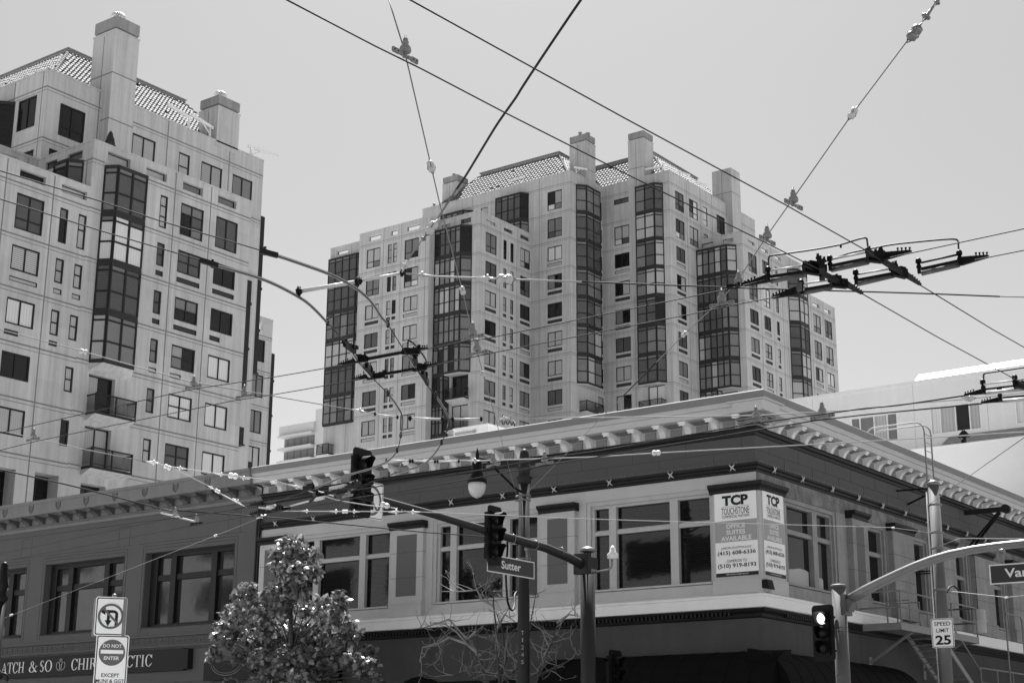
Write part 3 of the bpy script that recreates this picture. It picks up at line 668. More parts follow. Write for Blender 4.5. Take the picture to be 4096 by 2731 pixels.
# ================================================================== DAVITS, far block
def davit(p, dx, dy, label, L_=2.6):
    t = thing('roof_davit', p, label, 'davit', 'window cleaning davits on the tower roofs'); p = V(p); a = V((dx, dy, 0)).normalized()
    mb = MB(); mb.tube([p-V((0, 0, .4)), p+V((0, 0, .9))], .09, 8); mb.build('post', 'alum', t)
    mb = MB(); q_ = p+V((0, 0, .85)); mb.beam(q_-a*.3, q_+a*L_+V((0, 0, .2)), .18, .24); mb.beam(p+V((0, 0, .2)), q_+a*L_*.45+V((0, 0, .12)), .08); mb.build('arm', 'alum', t)
davit((XU-.3, 80.2, 49.1), 0, 1, 'pale roof davit jutting into the sky right of the nearer tower', 3.0)
davit((XU-.3, 73.6, 49.3), .1, -1, 'pale roof davit on the nearer tower above its middle windows', 2.4)
davit((XU-.3, 77.6-1.8, 49.3), .1, -1, 'pale roof davit beside the shorter chimney of the nearer tower', 2.2)
davit((-112.4, YB+.3, 76), -1, .1, 'roof davit on the left tiled slope of the farther tower')
davit((-104.9, YB+1.6, 76), .2, .6, 'steep roof davit against the second chimney of the farther tower', 1.8)
davit((-102.2, YC+.3, 76), -.8, .2, 'roof davit between the two tall chimneys of the farther tower')
davit((-95.6, YC+.3, 76), -1, 0, 'roof davit before the third chimney of the farther tower', 3)
davit((XC-.3, 163.5, 76), .1, 1, 'first roof davit on the right-hand tiled slope of the farther tower', 2.2)
davit((XC-.3, 168.0, 76), .1, 1, 'second roof davit on the right-hand tiled slope of the farther tower', 2.2)
t = thing('potted_topiary', (-80.9, 62.3, 41.0), 'small cone-shaped topiary on the terrace of the nearer tower', 'topiary')
mb = MB(); mb.lathe([(.22, 0), (.32, .5)], (-80.9, 62.3, 41.0)); mb.build('pot', 'conc2', t)
mb = MB(); mb.tube([(-80.9, 62.3, 41.4), (-80.9, 62.3, 43.4)], .04, 5)
for i in range(2600):
    h_ = rnd.random(); r_ = .62*(1-h_)**.8+.03; a = rnd.random()*6.28; r_ *= math.sqrt(rnd.random()*.5+.5)
    p = V((-80.9+math.cos(a)*r_, 62.3+math.sin(a)*r_, 41.7+h_*2.0)); s1 = V([rnd.uniform(-1, 1) for _ in range(3)]).normalized()*.07; s2 = V([rnd.uniform(-1, 1) for _ in range(3)]).normalized()*.07
    mb.poly([p-s1, p+s2, p+s1])
mb.build('foliage', 'topi', t)
t = thing('apartment_block', (-256, 262, 0), 'small hazy apartment block with curved balconies far between the towers', 'building')
mb = MB(); 
mb.box(-252, -246, 260, 275, 0, 84.4); 
for i in range(26):
    z = 79-i*3.1; mb.box(-263, -252.01, 258.6, 262, z-.55, z)
    mb.tube([(-263+.3, 258.8, z+.05-0), (-252.2, 258.8, z+.05)], .05, 4)
mb.box(-263.5, -252.01, 259.5, 275, 79.1, 81.5)
mb.build('wall', 'far', t)
mb = MB(); mb.box(-262.6, -252.05, 260.6, 274, 0, 79); mb.build('glazing', 'farwin', t)
# ================================================================== CORNER BUILDING
XK, YK = -20.82, 39.89; XL_ = -41.15; YR = 64.5
CB = thing('office_building', (-30, 50, 0), 'two-storey corner office building with scrolled cornice brackets and dark frieze', 'building')
FA = FS(YK); FV = FE(XK)
mb = MB()                       # walls: slots 0 trim,1 panel,2 frieze,3 low wall,4 joint,5 stone
mats = ['trim', 'panel', 'frieze', 'lowwall', 'frline', 'stone', 'black', 'deck', 'trimE']
winS = [(-39.5, -34.75), (-33.3, -28.5), (-27.1, -22.2)]
winE = [(41.35, 45.2), (47.15, 49.1), (50.9, 52.8), (54.75, 56.6), (58.6, 60.5), (62.3, 64.2)]
hS = [(a+.3, b-.02, 6.9, 9.72, .32) for a, b in winS]; hE = [(a, b, 6.95, 9.6, .32) for a, b in winE]
mb.m = 0; wall(mb, FA, XL_, XK, 5.9, 10.1, hS)
mb.m = 5; wall(mb, FV, YK, YR, 9.6, 10.1, [])
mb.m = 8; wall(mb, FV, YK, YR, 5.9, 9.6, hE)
mb.m = 2; wall(mb, FA, XL_, XK, 10.1, 11.5); wall(mb, FV, YK, YR, 10.1, 11.5)
mb.m = 3
wall(mb, FA, XL_, XK, 0, 5.9, [(-40.3, -37.0, 0, 4.6, .5), (-35.0, -29.5, 0, 4.4, .5), (-28.0, -21.6, 0, 4.5, .5)]); wall(mb, FV, YK, YR, 0, 5.9, [(40.6, 46.5, 0, 4.4, .5), (51, 60, 0, 4.2, .5)])
# frieze joints
mb.m = 4
rj = random.Random(3)
for F, a, b in ((FA, XL_, XK), (FV, YK, YR)):
    mb.fbox(F, a, b, 10.74, 10.75, 0, .004)
    u = a+.9; i = 0
    while u < b:
        mb.fbox(F, u-.005, u+.005, 10.34 if i % 2 else 10.75, 10.74 if i % 2 else 11.2, 0, .004); u += .95; i += 1
    mb.m = 4
for F, ws in ((FA, winS), (FV, winE)):
    pass
# roof deck and rear
mb.m = 7
mb.poly([(XL_, YK+.05, 11.9), (XK-.05, YK+.05, 11.9), (XK-.05, YR, 11.9), (XL_, YR, 11.9)])
mb.m = 1
mb.poly([(XL_, YK, 0), (XL_, YR, 0), (XL_, YR, 12.2), (XL_, YK, 12.2)])
mb.poly([(XL_, YR, 0), (XK, YR, 0), (XK, YR, 12.2), (XL_, YR, 12.2)])
mb.build('wall', mats, CB)
# pilasters
def pilaster(F, a, b, p=.16, side='trim', cap=True, name='pilaster', east=False, panel=True):
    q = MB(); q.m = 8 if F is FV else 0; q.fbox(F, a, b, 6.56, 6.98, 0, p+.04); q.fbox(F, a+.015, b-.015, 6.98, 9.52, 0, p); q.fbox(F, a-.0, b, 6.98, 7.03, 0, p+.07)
    q.m = 4
    for z in (7.85, 8.7): q.fbox(F, a+.01, b-.01, z-.005, z+.005, 0, p+.003)
    if panel:
        q.m = 1; q.fbox(F, a+.28, b-.28, 7.24, 9.3, 0, p+.006)
        q.m = 4
        for z in (7.85, 8.7): q.fbox(F, a+.28, b-.28, z-.004, z+.004, 0, p+.008)
    q.m = 6
    if cap:
        q.sweep([(0, 9.49), (p+.03, 9.49), (p+.05, 9.58), (p+.14, 9.66), (p+.16, 9.74), (0, 9.74)], F, a-.06, b+.06)
    return q.build(name, mats, CB)
for a, b in ((-41.05, -39.55), (-34.72, -33.28), (-28.45, -27.12)): pilaster(FA, a, b)
q = MB(); p = .17                # the corner pier carries the banners
q.box(-22.2, XK+p, YK-p, YK, 6.98, 9.49); q.box(XK+.001, XK+p-.001, YK+.001, 41.25, 6.98, 9.49); q.box(-22.24, XK+p+.04, YK-p-.04, YK, 6.56, 6.979); q.box(XK+.001, XK+p+.039, YK+.002, 41.29, 6.56, 6.979)
q.m = 6; q.corner_sweep([(p, 9.49), (p+.03, 9.49), (p+.05, 9.58), (p+.14, 9.66), (p+.16, 9.76), (0, 9.76)], XK, YK, -22.28, 41.33)
q.poly([(-22.28, YK-p-.16, 9.76), (-22.28, YK-p-.03, 9.49), (-22.28, YK, 9.49), (-22.28, YK, 9.76)])
q.build('pilaster', mats, CB)
for a, b in ((45.95, 47.1), (49.15, 50.95), (52.9, 54.8), (56.7, 58.6), (60.6, 62.3)): pilaster(FV, a, b, .2, panel=(a < 47))
# horizontal trim mouldings swept round the corner
q = MB(); q.corner_sweep([(0, 6.1), (.33, 6.14), (.33, 6.42), (.36, 6.44), (.36, 6.5), (.3, 6.53), (0, 6.6)], XK, YK, XL_, 49.0)
q.poly([(XK+d, 49.0, z) for d, z in [(0, 6.1), (.33, 6.14), (.33, 6.42), (.36, 6.44), (.36, 6.5), (.3, 6.53), (0, 6.6)]])
q.build('ledge', 'ledge', CB)
q = MB(); q.sweep([(0, 6.1), (.33, 6.14), (.36, 6.5), (0, 6.6)], FV, 53.2, YR); q.build('ledge', 'ledge', CB)
q = MB(); q.corner_sweep([(0, 5.86), (.05, 5.9), (.08, 5.98), (.2, 6.06), (.24, 6.13), (.3, 6.139)], XK, YK, XL_, YR)
for F, a, b in ((FA, XL_, XK-.9), (FV, YK+1.2, YR)):
    u = a+.05
    while u < b: q.fbox(F, u, u+.07, 5.95, 6.05, .05, .2); u += .14
q.build('egg_moulding', 'black', CB)
q = MB(); q.corner_sweep([(0, 10.08), (.02, 10.08), (.03, 10.15), (.08, 10.17), (.09, 10.24), (.15, 10.27), (.16, 10.33), (0, 10.37)], XK, YK, XL_, YR); q.build('moulding', 'black', CB)
q = MB(); q.corner_sweep([(0, 11.16), (.03, 11.17), (.05, 11.26), (.12, 11.28), (.13, 11.36), (.17, 11.39), (0, 11.41)], XK, YK, XL_, YR); q.build('moulding', 'black', CB)
# cornice: coved band, soffit, corona, cyma, parapet cap
q = MB(); q.m = 0
q.corner_sweep([(.03, 11.4), (.03, 11.68), (.12, 11.70), (.12, 11.73), (.5, 11.74), (.56, 11.75), (.58, 11.76), (.58, 11.93), (.55, 11.935), (.55, 11.95), (.6, 11.97), (.63, 12.02), (.68, 12.08)], XK, YK, XL_, YR)
q.m = 1; q.corner_sweep([(.68, 12.08), (.70, 12.081), (.70, 12.30), (.66, 12.33), (0, 12.36), (-.3, 12.36), (-.3, 11.9)], XK, YK, XL_, YR)
pr_ = [(0, 11.4), (.03, 11.4), (.5, 11.74), (.58, 11.76), (.58, 11.93), (.6, 11.97), (.68, 12.08), (.7, 12.08), (.7, 12.3), (0, 12.36)]
q.m = 0; q.poly([(XL_, YK-d, z) for d, z in pr_])
q.m = 0; q.box(XK-.55+.2, XK+.66, YK-.66, YK+.35, 11.735, 12.03); q.box(XK-.5, XK+.76, YK-.76, YK+.5, 12.03, 12.075)
q.build('cornice', ['trim2', 'capgrey'], CB)
# corner capital under the block
q = MB()
for i in range(4): q.box(XK-.4, XK+.2+.1*i, YK-.2-.1*i, YK+.4, 11.41+.08*i, 11.41+.08*i+.05)
q.build('corner_capital', 'cap', CB)
def bracket(F, u, w=.2):
    q = MB(); n = 12; out = []
    for i in range(n+1):
        a = math.pi/2*i/n; out.append((.09+.40*(1-math.cos(a))*1.0, 11.37+.33*math.sin(a)))
    inn = [(.04, 11.39)]+[(.04, 11.69)]
    prof = [(.12, 11.37)]+out[1:]+[(.50, 11.72), (.03, 11.72), (.03, 11.37)]
    q.sweep(prof, F, u, u+w)
    for j in range(4):             # flutes on the curved face
        uu = u+w*(j+.5)/4
        q.tube([F(uu, z, d+.008) for d, z in [(.12, 11.37)]+out[1:]], .022, 5)
    q.lathe([(.035, 0), (.035, w+.03)], F(u-.015, 11.66, .47), F(1, 0, 0)-F(0, 0, 0), 8)
    q.fbox(F, u-.03, u+w+.03, 11.69, 11.735, .03, .54)
    return q.build('cornice_bracket', 'ledge', CB)  # ledge white paints highlights onto the brackets, against the dark coffers
def coffer(qq, F, u, w):
    qq.fbox(F, u, u+w, 11.44, 11.64, .03, .07)
    for i in range(3): qq.fbox(F, u-.04-.02*i, u+w+.04+.02*i, 11.675+.018*i, 11.69+.018*i, .03, .12+.11*i)
cf = MB(); base = None
for k in range(22):
    u = -21.27-.905*k
    if u > XL_+.1:
        b_ = bracket(FA, u) if k == 0 else None
        if k:
            b_ = sb.copy(); COL.objects.link(b_); b_.parent = CB; b_.location = (-.905*k, 0, 0)
        else: sb = b_
        coffer(cf, FA, u-.56, .38)
for k in range(25):
    u = 41.15+.91*k
    if u < YR-.3:
        if k == 0: sb = bracket(FV, u)
        else: b_ = sb.copy(); COL.objects.link(b_); b_.parent = CB; b_.location = (0, .91*k, 0)
        coffer(cf, FV, u+.34, .38)
cf.build('soffit_coffers', 'coffershade', CB, kind='stuff')
# crossed ornaments
def xorn(F, u):
    q = MB()
    for s in (-1, 1):
        q.tube([F(u-s*.09, 10.14, .14), F(u, 10.23, .19), F(u+s*.09, 10.32, .20)], [.012, .03, .012], 5)
    q.build('ribbon_ornament', 'trim2', CB)
for u in (-40.3, -38.4, -36.4, -34.2, -32.1, -29.95, -27.9, -25.8, -23.6, -21.5): xorn(FA, u)
for u in (40.75, 42.6, 44.7, 46.65, 48.55, 50.45, 52.4, 54.3, 56.2, 58.1, 60): xorn(FV, u)
# office windows
def office(F, a, b, z0, z1, cols, fr='offr', ztr=8.73, drop=None, east=False):
    q = MB(); D = .34
    q.fbox(F, a, a+.14, z0, z1, -D, -.04); q.fbox(F, b-.14, b, z0, z1, -D, -.04); q.fbox(F, a+.14, b-.14, z1-.13, z1, -D, -.05); q.fbox(F, a+.14, b-.14, z0, z0+.06, -D, .03)
    q.fbox(F, a+.14, a+.24, z0+.06, z1-.13, -D, -.12); q.fbox(F, b-.24, b-.14, z0+.06, z1-.13, -D, -.12); q.fbox(F, a+.24, b-.24, z1-.22, z1-.13, -D, -.13)
    xs = [a+.24]
    for c0, c1 in cols: q.fbox(F, c0, c1, z0+.06, z1-.2, -D, -.10)
    edges = [a+.24]+[e_ for c_ in cols for e_ in c_]+[b-.24]
    for i in range(0, len(edges), 2):
        q.fbox(F, edges[i], edges[i+1], ztr-.06, ztr+.06, -D, -.14); q.fbox(F, edges[i], edges[i+1], ztr+.06, ztr+.1, -D, -.2)
    w = q.build('window', fr, CB)
    pm = MB()
    for i in range(0, len(edges), 2):
        for za, zb in ((z0+.06, ztr-.06), (ztr+.06, z1-.2)):
            pm.m = 0; pm.poly([F(edges[i], za, -.27), F(edges[i+1], za, -.27), F(edges[i+1], zb, -.27), F(edges[i], zb, -.27)])
            pm.m = 1; pm.fbox(F, edges[i], edges[i+1], za, za+.035, -.27, -.24); pm.fbox(F, edges[i], edges[i]+.03, za, zb, -.27, -.235)
    if drop:
        pm.m = 2; 
        for (ua, ub, za, zb) in drop:
            pts = [F(ua, za, -.262), F(ub, za, -.262)]+[F(ub+(ua-ub)*t/6, zb+.05*math.sin(t*.9), -.262) for t in range(7)]
            pm.poly(pts)
    pm.build('pane', ['ofglass', 'latfr', 'paper'], w)
for (a, b) in winS:
    office(FA, a+.3, b-.02, 6.92, 9.72, [(b-3.55-.28+.02, b-3.55), (b-1.62, b-1.34)])
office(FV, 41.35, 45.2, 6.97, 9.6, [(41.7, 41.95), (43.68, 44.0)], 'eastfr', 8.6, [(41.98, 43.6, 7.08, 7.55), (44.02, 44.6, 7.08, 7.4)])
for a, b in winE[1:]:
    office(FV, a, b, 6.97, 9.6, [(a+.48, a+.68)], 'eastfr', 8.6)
q = MB()                         # hung door leaf and awnings
def awning(F, u0, u1, z, rad, name='awning'):
    q = MB(); n = 12; pts = []
    for i in range(n+1):
        a = math.pi/2*i/n; pts.append((rad*math.sin(a), z-rad*.95*(1-math.cos(a))))
    for i in range(n):
        (d0, z0), (d1, z1) = pts[i], pts[i+1]; r0 = .0
        q.poly([F(u0+.0, z0, d0), F(u1, z0, d0), F(u1, z1, d1), F(u0, z1, d1)])
    q.poly([F(u0, z, 0)]+[F(u0, zz, d) for d, zz in pts[1:]]+[F(u0, pts[-1][1], 0)]); q.poly([F(u1, z, 0)]+[F(u1, zz, d) for d, zz in pts[1:]]+[F(u1, pts[-1][1], 0)])
    u = u0
    while u < u1: q.tube([F(u, zz, d) for d, zz in pts], .012, 4, False); u += .8
    q.build(name, 'awn', CB)
awning(FA, -27.8, XK+.9, 4.93, 1.3); awning(FV, YK-.9, 48.4, 4.93, 1.3)
# arched shopfront openings behind the street trees
q = MB()
for F, u, r in ((FA, -33.4, 1.5), (FA, -30.4, 1.2)):
    pts = [F(u-r, 0, .03)]+[F(u-r*math.cos(math.pi*i/14), 3.1+r*math.sin(math.pi*i/14), .03) for i in range(15)]+[F(u+r, 0, .03)]
    q.poly(pts)
q.build('arched_doorway', 'awn', CB)
q = MB(); q.fbox(FA, -38.9, -36.9, 4.0, 4.95, 0, .35); q.build('sign_box', 'awn', CB)
# bird spikes
q = MB(); rs = random.Random(5)
for F, a, b, z, d, hgt, st in ((FA, XL_, XK+.6, 12.34, .6, .12, .05), (FV, YK-.6, YR, 12.34, .6, .12, .05), (FA, XL_, XK, 10.36, .1, .09, .05), (FV, YK, YR, 10.36, .1, .09, .05), (FA, -41.1, -39.5, 9.74, .26, .1, .05), (FA, -34.7, -33.2, 9.74, .26, .1, .05), (FA, -28.5, -27.1, 9.74, .26, .1, .05), (FA, -22.2, -20.6, 9.76, .26, .1, .05), (FA, XL_, XK, 11.41, .1, .07, .06), (FV, YK, YR, 11.41, .1, .07, .06)):
    u = a
    while u < b:
        if z < 12 or math.sin(u*1.7)+math.sin(u*.53) > .3 or rs.random() < .1:
            du = rs.uniform(-.04, .04); p = F(u, z, d); t_ = F(u+du, z+hgt*rs.uniform(.8, 1.1), d+rs.uniform(-.05, .05)); e_ = F(u+.004, z, d)
            q.poly([p, e_, t_])
        u += st
q.build('bird_spikes', 'steel', CB, kind='stuff')
# ------------------------------------------------------------------ things on the corner building
def banner(F, u0, u1, z0, z1, d, label):
    t = thing('banner', F((u0+u1)/2, z0, d), label, 'banner'); W = u1-u0; Hh = z1-z0
    q = MB(); q.fbox(F, u0, u1, z0, z1, d-.02, d); q.build('sheet', 'swhite', t)
    q = MB(); q.fbox(F, u0, u1, z1-Hh*.59, z1-Hh*.335, d, d+.003); q.build('grey_band', 'sgrey', t)
    q = MB(); q.fbox(F, u0, u1, z0, z0+Hh*.045, d, d+.003); q.build('footer_band', 'sblack', t)
    B = 'sblack'; Wt = 'white'
    def put(mm, s, a, b, ya, yb, bold=0, sh=0, dd=.006): q = MB(); put_text(q, F, s, u0+W*a, u0+W*b, z1-Hh*yb, z1-Hh*ya, d+dd, bold, sh); q.build('lettering', mm, t)
    put(B, 'TCP', .19, .81, .03, .155, .05); q = MB(); q.fbox(F, u0+W*.17, u0+W*.83, z1-Hh*.169, z1-Hh*.164, d, d+.004); q.build('rule', 'sgrey', t)
    put(B, 'TOUCHSTONE', .17, .83, .18, .262, .0); put(B, 'COMMERCIAL PARTNERS', .18, .83, .27, .303)
    put(B, 'JARON ELIOPOULOS', .13, .85, .648, .682, 0, .2); put(B, '(415) 608-6336', .05, .95, .695, .757, .02)
    put(B, 'CAMERON TU', .26, .74, .80, .834, 0, .2); put(B, '(510) 919-8193', .05, .95, .848, .91, .02)
    put(Wt, 'OFFICE', .27, .72, .375, .43, .03); put(Wt, 'SUITES', .27, .72, .447, .503, .03); put(Wt, 'AVAILABLE', .14, .86, .52, .578, .03)
    put(Wt, 'www.eliopoulosgroup.com', .24, .77, .964, .988, .0)
banner(FS(YK-.17), -22.12, -20.74, 7.06, 9.49, .03, 'white office rental banner on the left face of the building corner')
banner(FE(XK+.17), 39.86, 41.15, 7.06, 9.49, .03, 'narrow-looking office rental banner on the right face of the building corner')
t = thing('floodlight', (-20.55, 39.7, 6.55), 'small black box floodlight standing on the white ledge below the banners', 'floodlight')
q = MB(); q.box8([(-20.62, 39.62, 6.66), (-20.38, 39.62, 6.62), (-20.38, 39.95, 6.62), (-20.62, 39.95, 6.66), (-20.62, 39.62, 6.9), (-20.45, 39.62, 6.9), (-20.45, 39.95, 6.9), (-20.62, 39.95, 6.9)]); q.build('housing', 'blackmetal', t)
q = MB(); q.box(-20.6, -20.46, 39.66, 39.9, 6.54, 6.655); q.build('foot', 'sgrey', t)
# roof things
t = thing('air_conditioner', (-36.3, 46, 11.95), 'pale louvred air conditioning unit on the flat roof behind the cornice', 'air conditioner')
q = MB(); q.box(-37.1, -35.4, 46, 47.9, 11.95, 14.42); q.box(-37.13, -35.37, 45.97, 47.93, 14.42, 14.48)
q.m = 1
for i in range(14): q.box(-37.02, -36.2, 45.97, 45.995, 13.2+i*.08, 13.24+i*.08)
q.m = 0
q.m = 1; q.box(-36.15, -36.0, 45.96, 45.995, 13.3, 14.3); q.build('cabinet', ['rear', 'capgrey'], t)
t = thing('roof_vent', (-36.2, 48.3, 11.95), 'scribbled round roof ventilator hood right of the air conditioning unit', 'roof vent')
q = MB(); q.lathe([(.22, 0), (.22, 2.75), (.33, 2.8), (.34, 3.1), (.2, 3.2)], (-36.25, 48.3, 12.0), n=16); q.build('hood', 'capgrey', t)
q = MB()
for i in range(7):
    a0 = -1.9+i*.33; q.tube([(-36.25+math.cos(a0+j*.12)*(.35 if i % 2 else .235), 48.3+math.sin(a0+j*.12)*(.35 if i % 2 else .235), (14.95 if i % 2 else 14.45)+.09*math.sin(j*1.5+i)) for j in range(7)], .018, 4)
q.build('graffiti', 'sblack', t)
t = thing('roof_ladder', (-20.1, 50.7, 9), 'tall steel ladder with hooped top climbing over the cornice', 'ladder')
q = MB()
def lad(y): 
    pts = [(-19.75, y, 7.3), (-19.75, y, 13.0)]+[(-19.75-.35+.35*math.cos(a), y, 13.0+.35*math.sin(a)) for a in (.4, .8, 1.2, 1.57)]+[(-21.6, y, 13.35)]+[(-21.6-.25*math.sin(a), y, 13.1+.25*math.cos(a)) for a in (.5, 1.0, 1.5)]+[(-21.85, y, 12.3)]
    return pts
for y in (50.35, 50.95): q.tube(lad(y), .028, 6)
q.build('rail', 'escape', t); q = MB()
for i in range(20): q.tube([(-19.75, 50.35, 7.4+i*.29), (-19.75, 50.95, 7.4+i*.29)], .015, 5)
q.build('rungs', 'escape', t)
for a, b, zz, z, w in ((50.2, 50.35, 11.0, 11.0, .05), (51.1, 50.95, 10.65, 11.0, .05), (50.35, 50.35, 8.2, 8.2, .04), (50.95, 50.95, 8.2, 8.2, .04)): q = MB(); q.beam((-20.82, a, zz), (-19.75, b, z), w); q.build('wall_bracket', 'blackmetal', t)
t = thing('sign_bracket', (-20.8, 56.5, 10.6), 'heavy black steel bracket with diagonal strut below the side cornice', 'bracket')
q = MB(); q.beam((-20.82, 56.6, 11.1), (-19.3, 56.6, 11.1), .17, .17); q.lathe([(.17, 0), (.17, .22)], (-19.25, 56.5, 11.1), (0, 1, 0)); q.build('beam', 'polegrey', t)
q = MB(); q.beam((-20.8, 56.45, 9.7), (-19.5, 56.55, 11.0), .07); q.beam((-20.8, 56.85, 9.7), (-19.5, 56.68, 11.0), .07); q.box(-20.82, -20.7, 56.3, 57, 9.6, 9.75); q.build('strut', 'blackmetal', t)
# fire escape
t = thing('fire_escape', (-20.2, 49, 6), 'grey iron fire escape with railed landing and stairs on the side front', 'fire escape')
q = MB(); x0, x1 = -20.45, -19.2; q.box(x0, x1, 46.0, 52.6, 6.0, 6.06); q.box(x1-.03, x1+.02, 45.98, 52.62, 5.9, 6.12); q.box(x0, x1-.031, 45.96, 46.0, 5.9, 6.12); q.box(x0, x1-.03, 52.6, 52.64, 5.9, 6.12); q.build('landing', 'escape', t)
q = MB()
for y in (46.05, 48.2, 50.3, 52.55): q.tube([(x1, y, 6.1), (x1, y, 7.1)], .03, 5)
for z in (6.6, 7.1): q.tube([(x0-.3, 46.05, z), (x1, 46.05, z), (x1, 52.55, z), (x0-.3, 52.55, z)], .03, 5)
for y, h_ in ((47.0, .6), (47.8, .6)): q.tube([(x0+.4, y, 6.1), (x0+.4, y, 6.9), (x1-.1, y, 6.9), (x1-.1, y, 6.1)], .027, 5)
q.build('railing', 'escape', t)
for y in (47.2, 51.6): q = MB(); q.beam((XK, y, 5.0), (x1-.1, y, 5.95), .07); q.box(XK, XK+.04, y-.1, y+.1, 4.7, 5.2); q.build('brace', 'escape', t)
q = MB()                          # stair down to a lower landing
for x in (x0+.1, x1-.05): q.beam((x, 49.2, 6.0), (x, 52.6, 4.1), .05, .18)
for i in range(11): q.box(x0+.13, x1-.08, 49.3+i*.31, 49.52+i*.31, 5.86-i*.173, 5.89-i*.173)
q.build('stair', 'escape', t)
q = MB(); q.box(x0, x1, 52.5, 61.5, 4.0, 4.06); q.box(x1-.03, x1+.02, 52.48, 61.5, 3.9, 4.12); q.build('landing', 'escape', t)
q = MB()
for i in range(6): q.tube([(x1, 52.6+i*1.6, 4.1), (x1, 52.6+i*1.6, 5.1)], .027, 5)
for z in (4.6, 5.1): q.tube([(x1, 52.6, z), (x1, 60.6, z)], .03, 5)
q.tube([(x1, 49.8, 6.6), (x1, 52.6, 5.0)], .03, 5)
for y in (55.2, 56.9): q.tube([(x1+.1, y, 4.0), (x1+.1, y, 7.0)], .03, 5)
q.tube([(x1+.1, 55.2, 7.0), (x1+.1, 55.35, 7.15), (x1+.1, 56.75, 7.15), (x1+.1, 56.9, 7.0)], .03, 5)
q.build('railing', 'escape', t)
t = thing('wall_lantern', (-20.5, 56, 6.6), 'pale cylindrical drum lantern hung by a chain against the side front', 'lantern')
q = MB(); q.lathe([(.24, 0), (.26, .02), (.26, .42), (.3, .43), (.3, .46), (.26, .47), (.25, .84), (.2, .86)], (-20.35, 55.95, 6.55), n=16); q.build('drum', 'rear', t)
q = MB(); q.tube([(-20.35, 55.95, 7.4), (-20.35, 55.95, 9.1), (-20.35, 55.95, 10.0)], .012, 5); q.build('chain', 'rubber', t)
# ================================================================== CLINIC BUILDING (left)
LB = thing('shop_building', (-48, 45, 0), 'darker terracotta shop building at lower left with shielded cornice and key-pattern band', 'building')
mats = ['lat', 'latdk', 'lattop']
XA0 = -64.0; q = MB(); ow = [(-59.9, -55.0), (-53.72, -48.78), (-47.5, -42.55)]
hh = [(a, b, 6.82, 9.72, .55) for a, b in ow]
q.m = 0; wall(q, FA, XA0, XL_, 0, 11.2, hh+[(-62, -58.4, 0, 4.3, .5), (-57.4, -50.2, 0, 4.3, .5), (-49.5, -42.3, 0, 4.3, .5)])
q.poly([(XA0, YK+.1, 11.8), (XL_, YK+.1, 11.8), (XL_, YK+5.2, 11.8), (XA0, YK+5.2, 11.8)])
q.m = 1
for a, b in ow:                   # incised architrave lines
    for o_, zt in ((.16, 9.98), (.02, 9.86)):
        q.fbox(FA, a-o_-.015, a-o_, 6.65, zt, 0, .004); q.fbox(FA, b+o_, b+o_+.015, 6.65, zt, 0, .004); q.fbox(FA, a-o_-.015, b+o_+.015, zt, zt+.015, 0, .004)
    q.fbox(FA, a-.5, b+.45, 10.1, 10.112, 0, .004)
for u in (-54.9, -48.65, -42.4): q.fbox(FA, u+.1, u+.112, 10.1, 10.9, 0, .004); q.fbox(FA, u-.55, u-.538, 10.1, 10.9, 0, .004); q.fbox(FA, u-.55, u+.1, 10.9, 10.912, 0, .004)
q.fbox(FA, XA0, XL_, 10.98, 10.995, 0, .004)
q.build('wall', mats, LB)
q = MB(); q.m = 2
q.sweep([(0, 11.2), (.07, 11.2), (.12, 11.28), (.12, 11.3), (.10, 11.32), (.10, 11.66), (.66, 11.7), (.72, 11.72), (.75, 11.8), (.75, 12.15), (.8, 12.18), (.84, 12.28), (0, 12.34)], FA, XA0, XL_)
q.build('cornice', mats, LB)
q = MB(); u = XA0
while u < XL_-.1: q.lathe([(.03, 0), (.045, .03), (.03, .06)], FA(u, 11.37, .15), (1, 0, 0), 6); u += .075
q.build('bead_moulding', 'lattop', LB, kind='stuff')
def modillion(u):
    q = MB(); w = .26
    pts = [(.1, 11.38), (.16, 11.38), (.26, 11.44), (.28, 11.5), (.36, 11.5), (.42, 11.56), (.58, 11.58), (.64, 11.63), (.66, 11.69), (.1, 11.69)]
    q.sweep(pts, FA, u, u+w); q.lathe([(.05, 0), (.05, w+.02)], FA(u-.01, 11.62, .58), (1, 0, 0), 8); q.lathe([(.035, 0), (.035, w+.02)], FA(u-.01, 11.46, .22), (1, 0, 0), 8)
    q.fbox(FA, u-.03, u+w+.03, 11.66, 11.72, .1, .70)
    return q.build('modillion', 'lat', LB)
sb = modillion(-41.75)
for k in range(1, 24): o = sb.copy(); COL.objects.link(o); o.parent = LB; o.location = (-.885*k, 0, 0)
def shield(u):
    q = MB(); q.poly([FA(u-.13, 12.1, .757), FA(u-.13, 11.95, .757), FA(u, 11.8, .757), FA(u+.13, 11.95, .757), FA(u+.13, 12.1, .757)])
    q.tube([FA(u-.13, 12.12, .765), FA(u-.14, 11.96, .765), FA(u-.1, 11.88, .765), FA(u, 11.79, .765), FA(u+.1, 11.88, .765), FA(u+.14, 11.96, .765), FA(u+.13, 12.12, .765)], .02, 5)
    return q.build('shield_ornament', 'panel', LB)
sb = shield(-43.4)
for k in range(1, 11): o = sb.copy(); COL.objects.link(o); o.parent = LB; o.location = (-1.77*k, 0, 0)
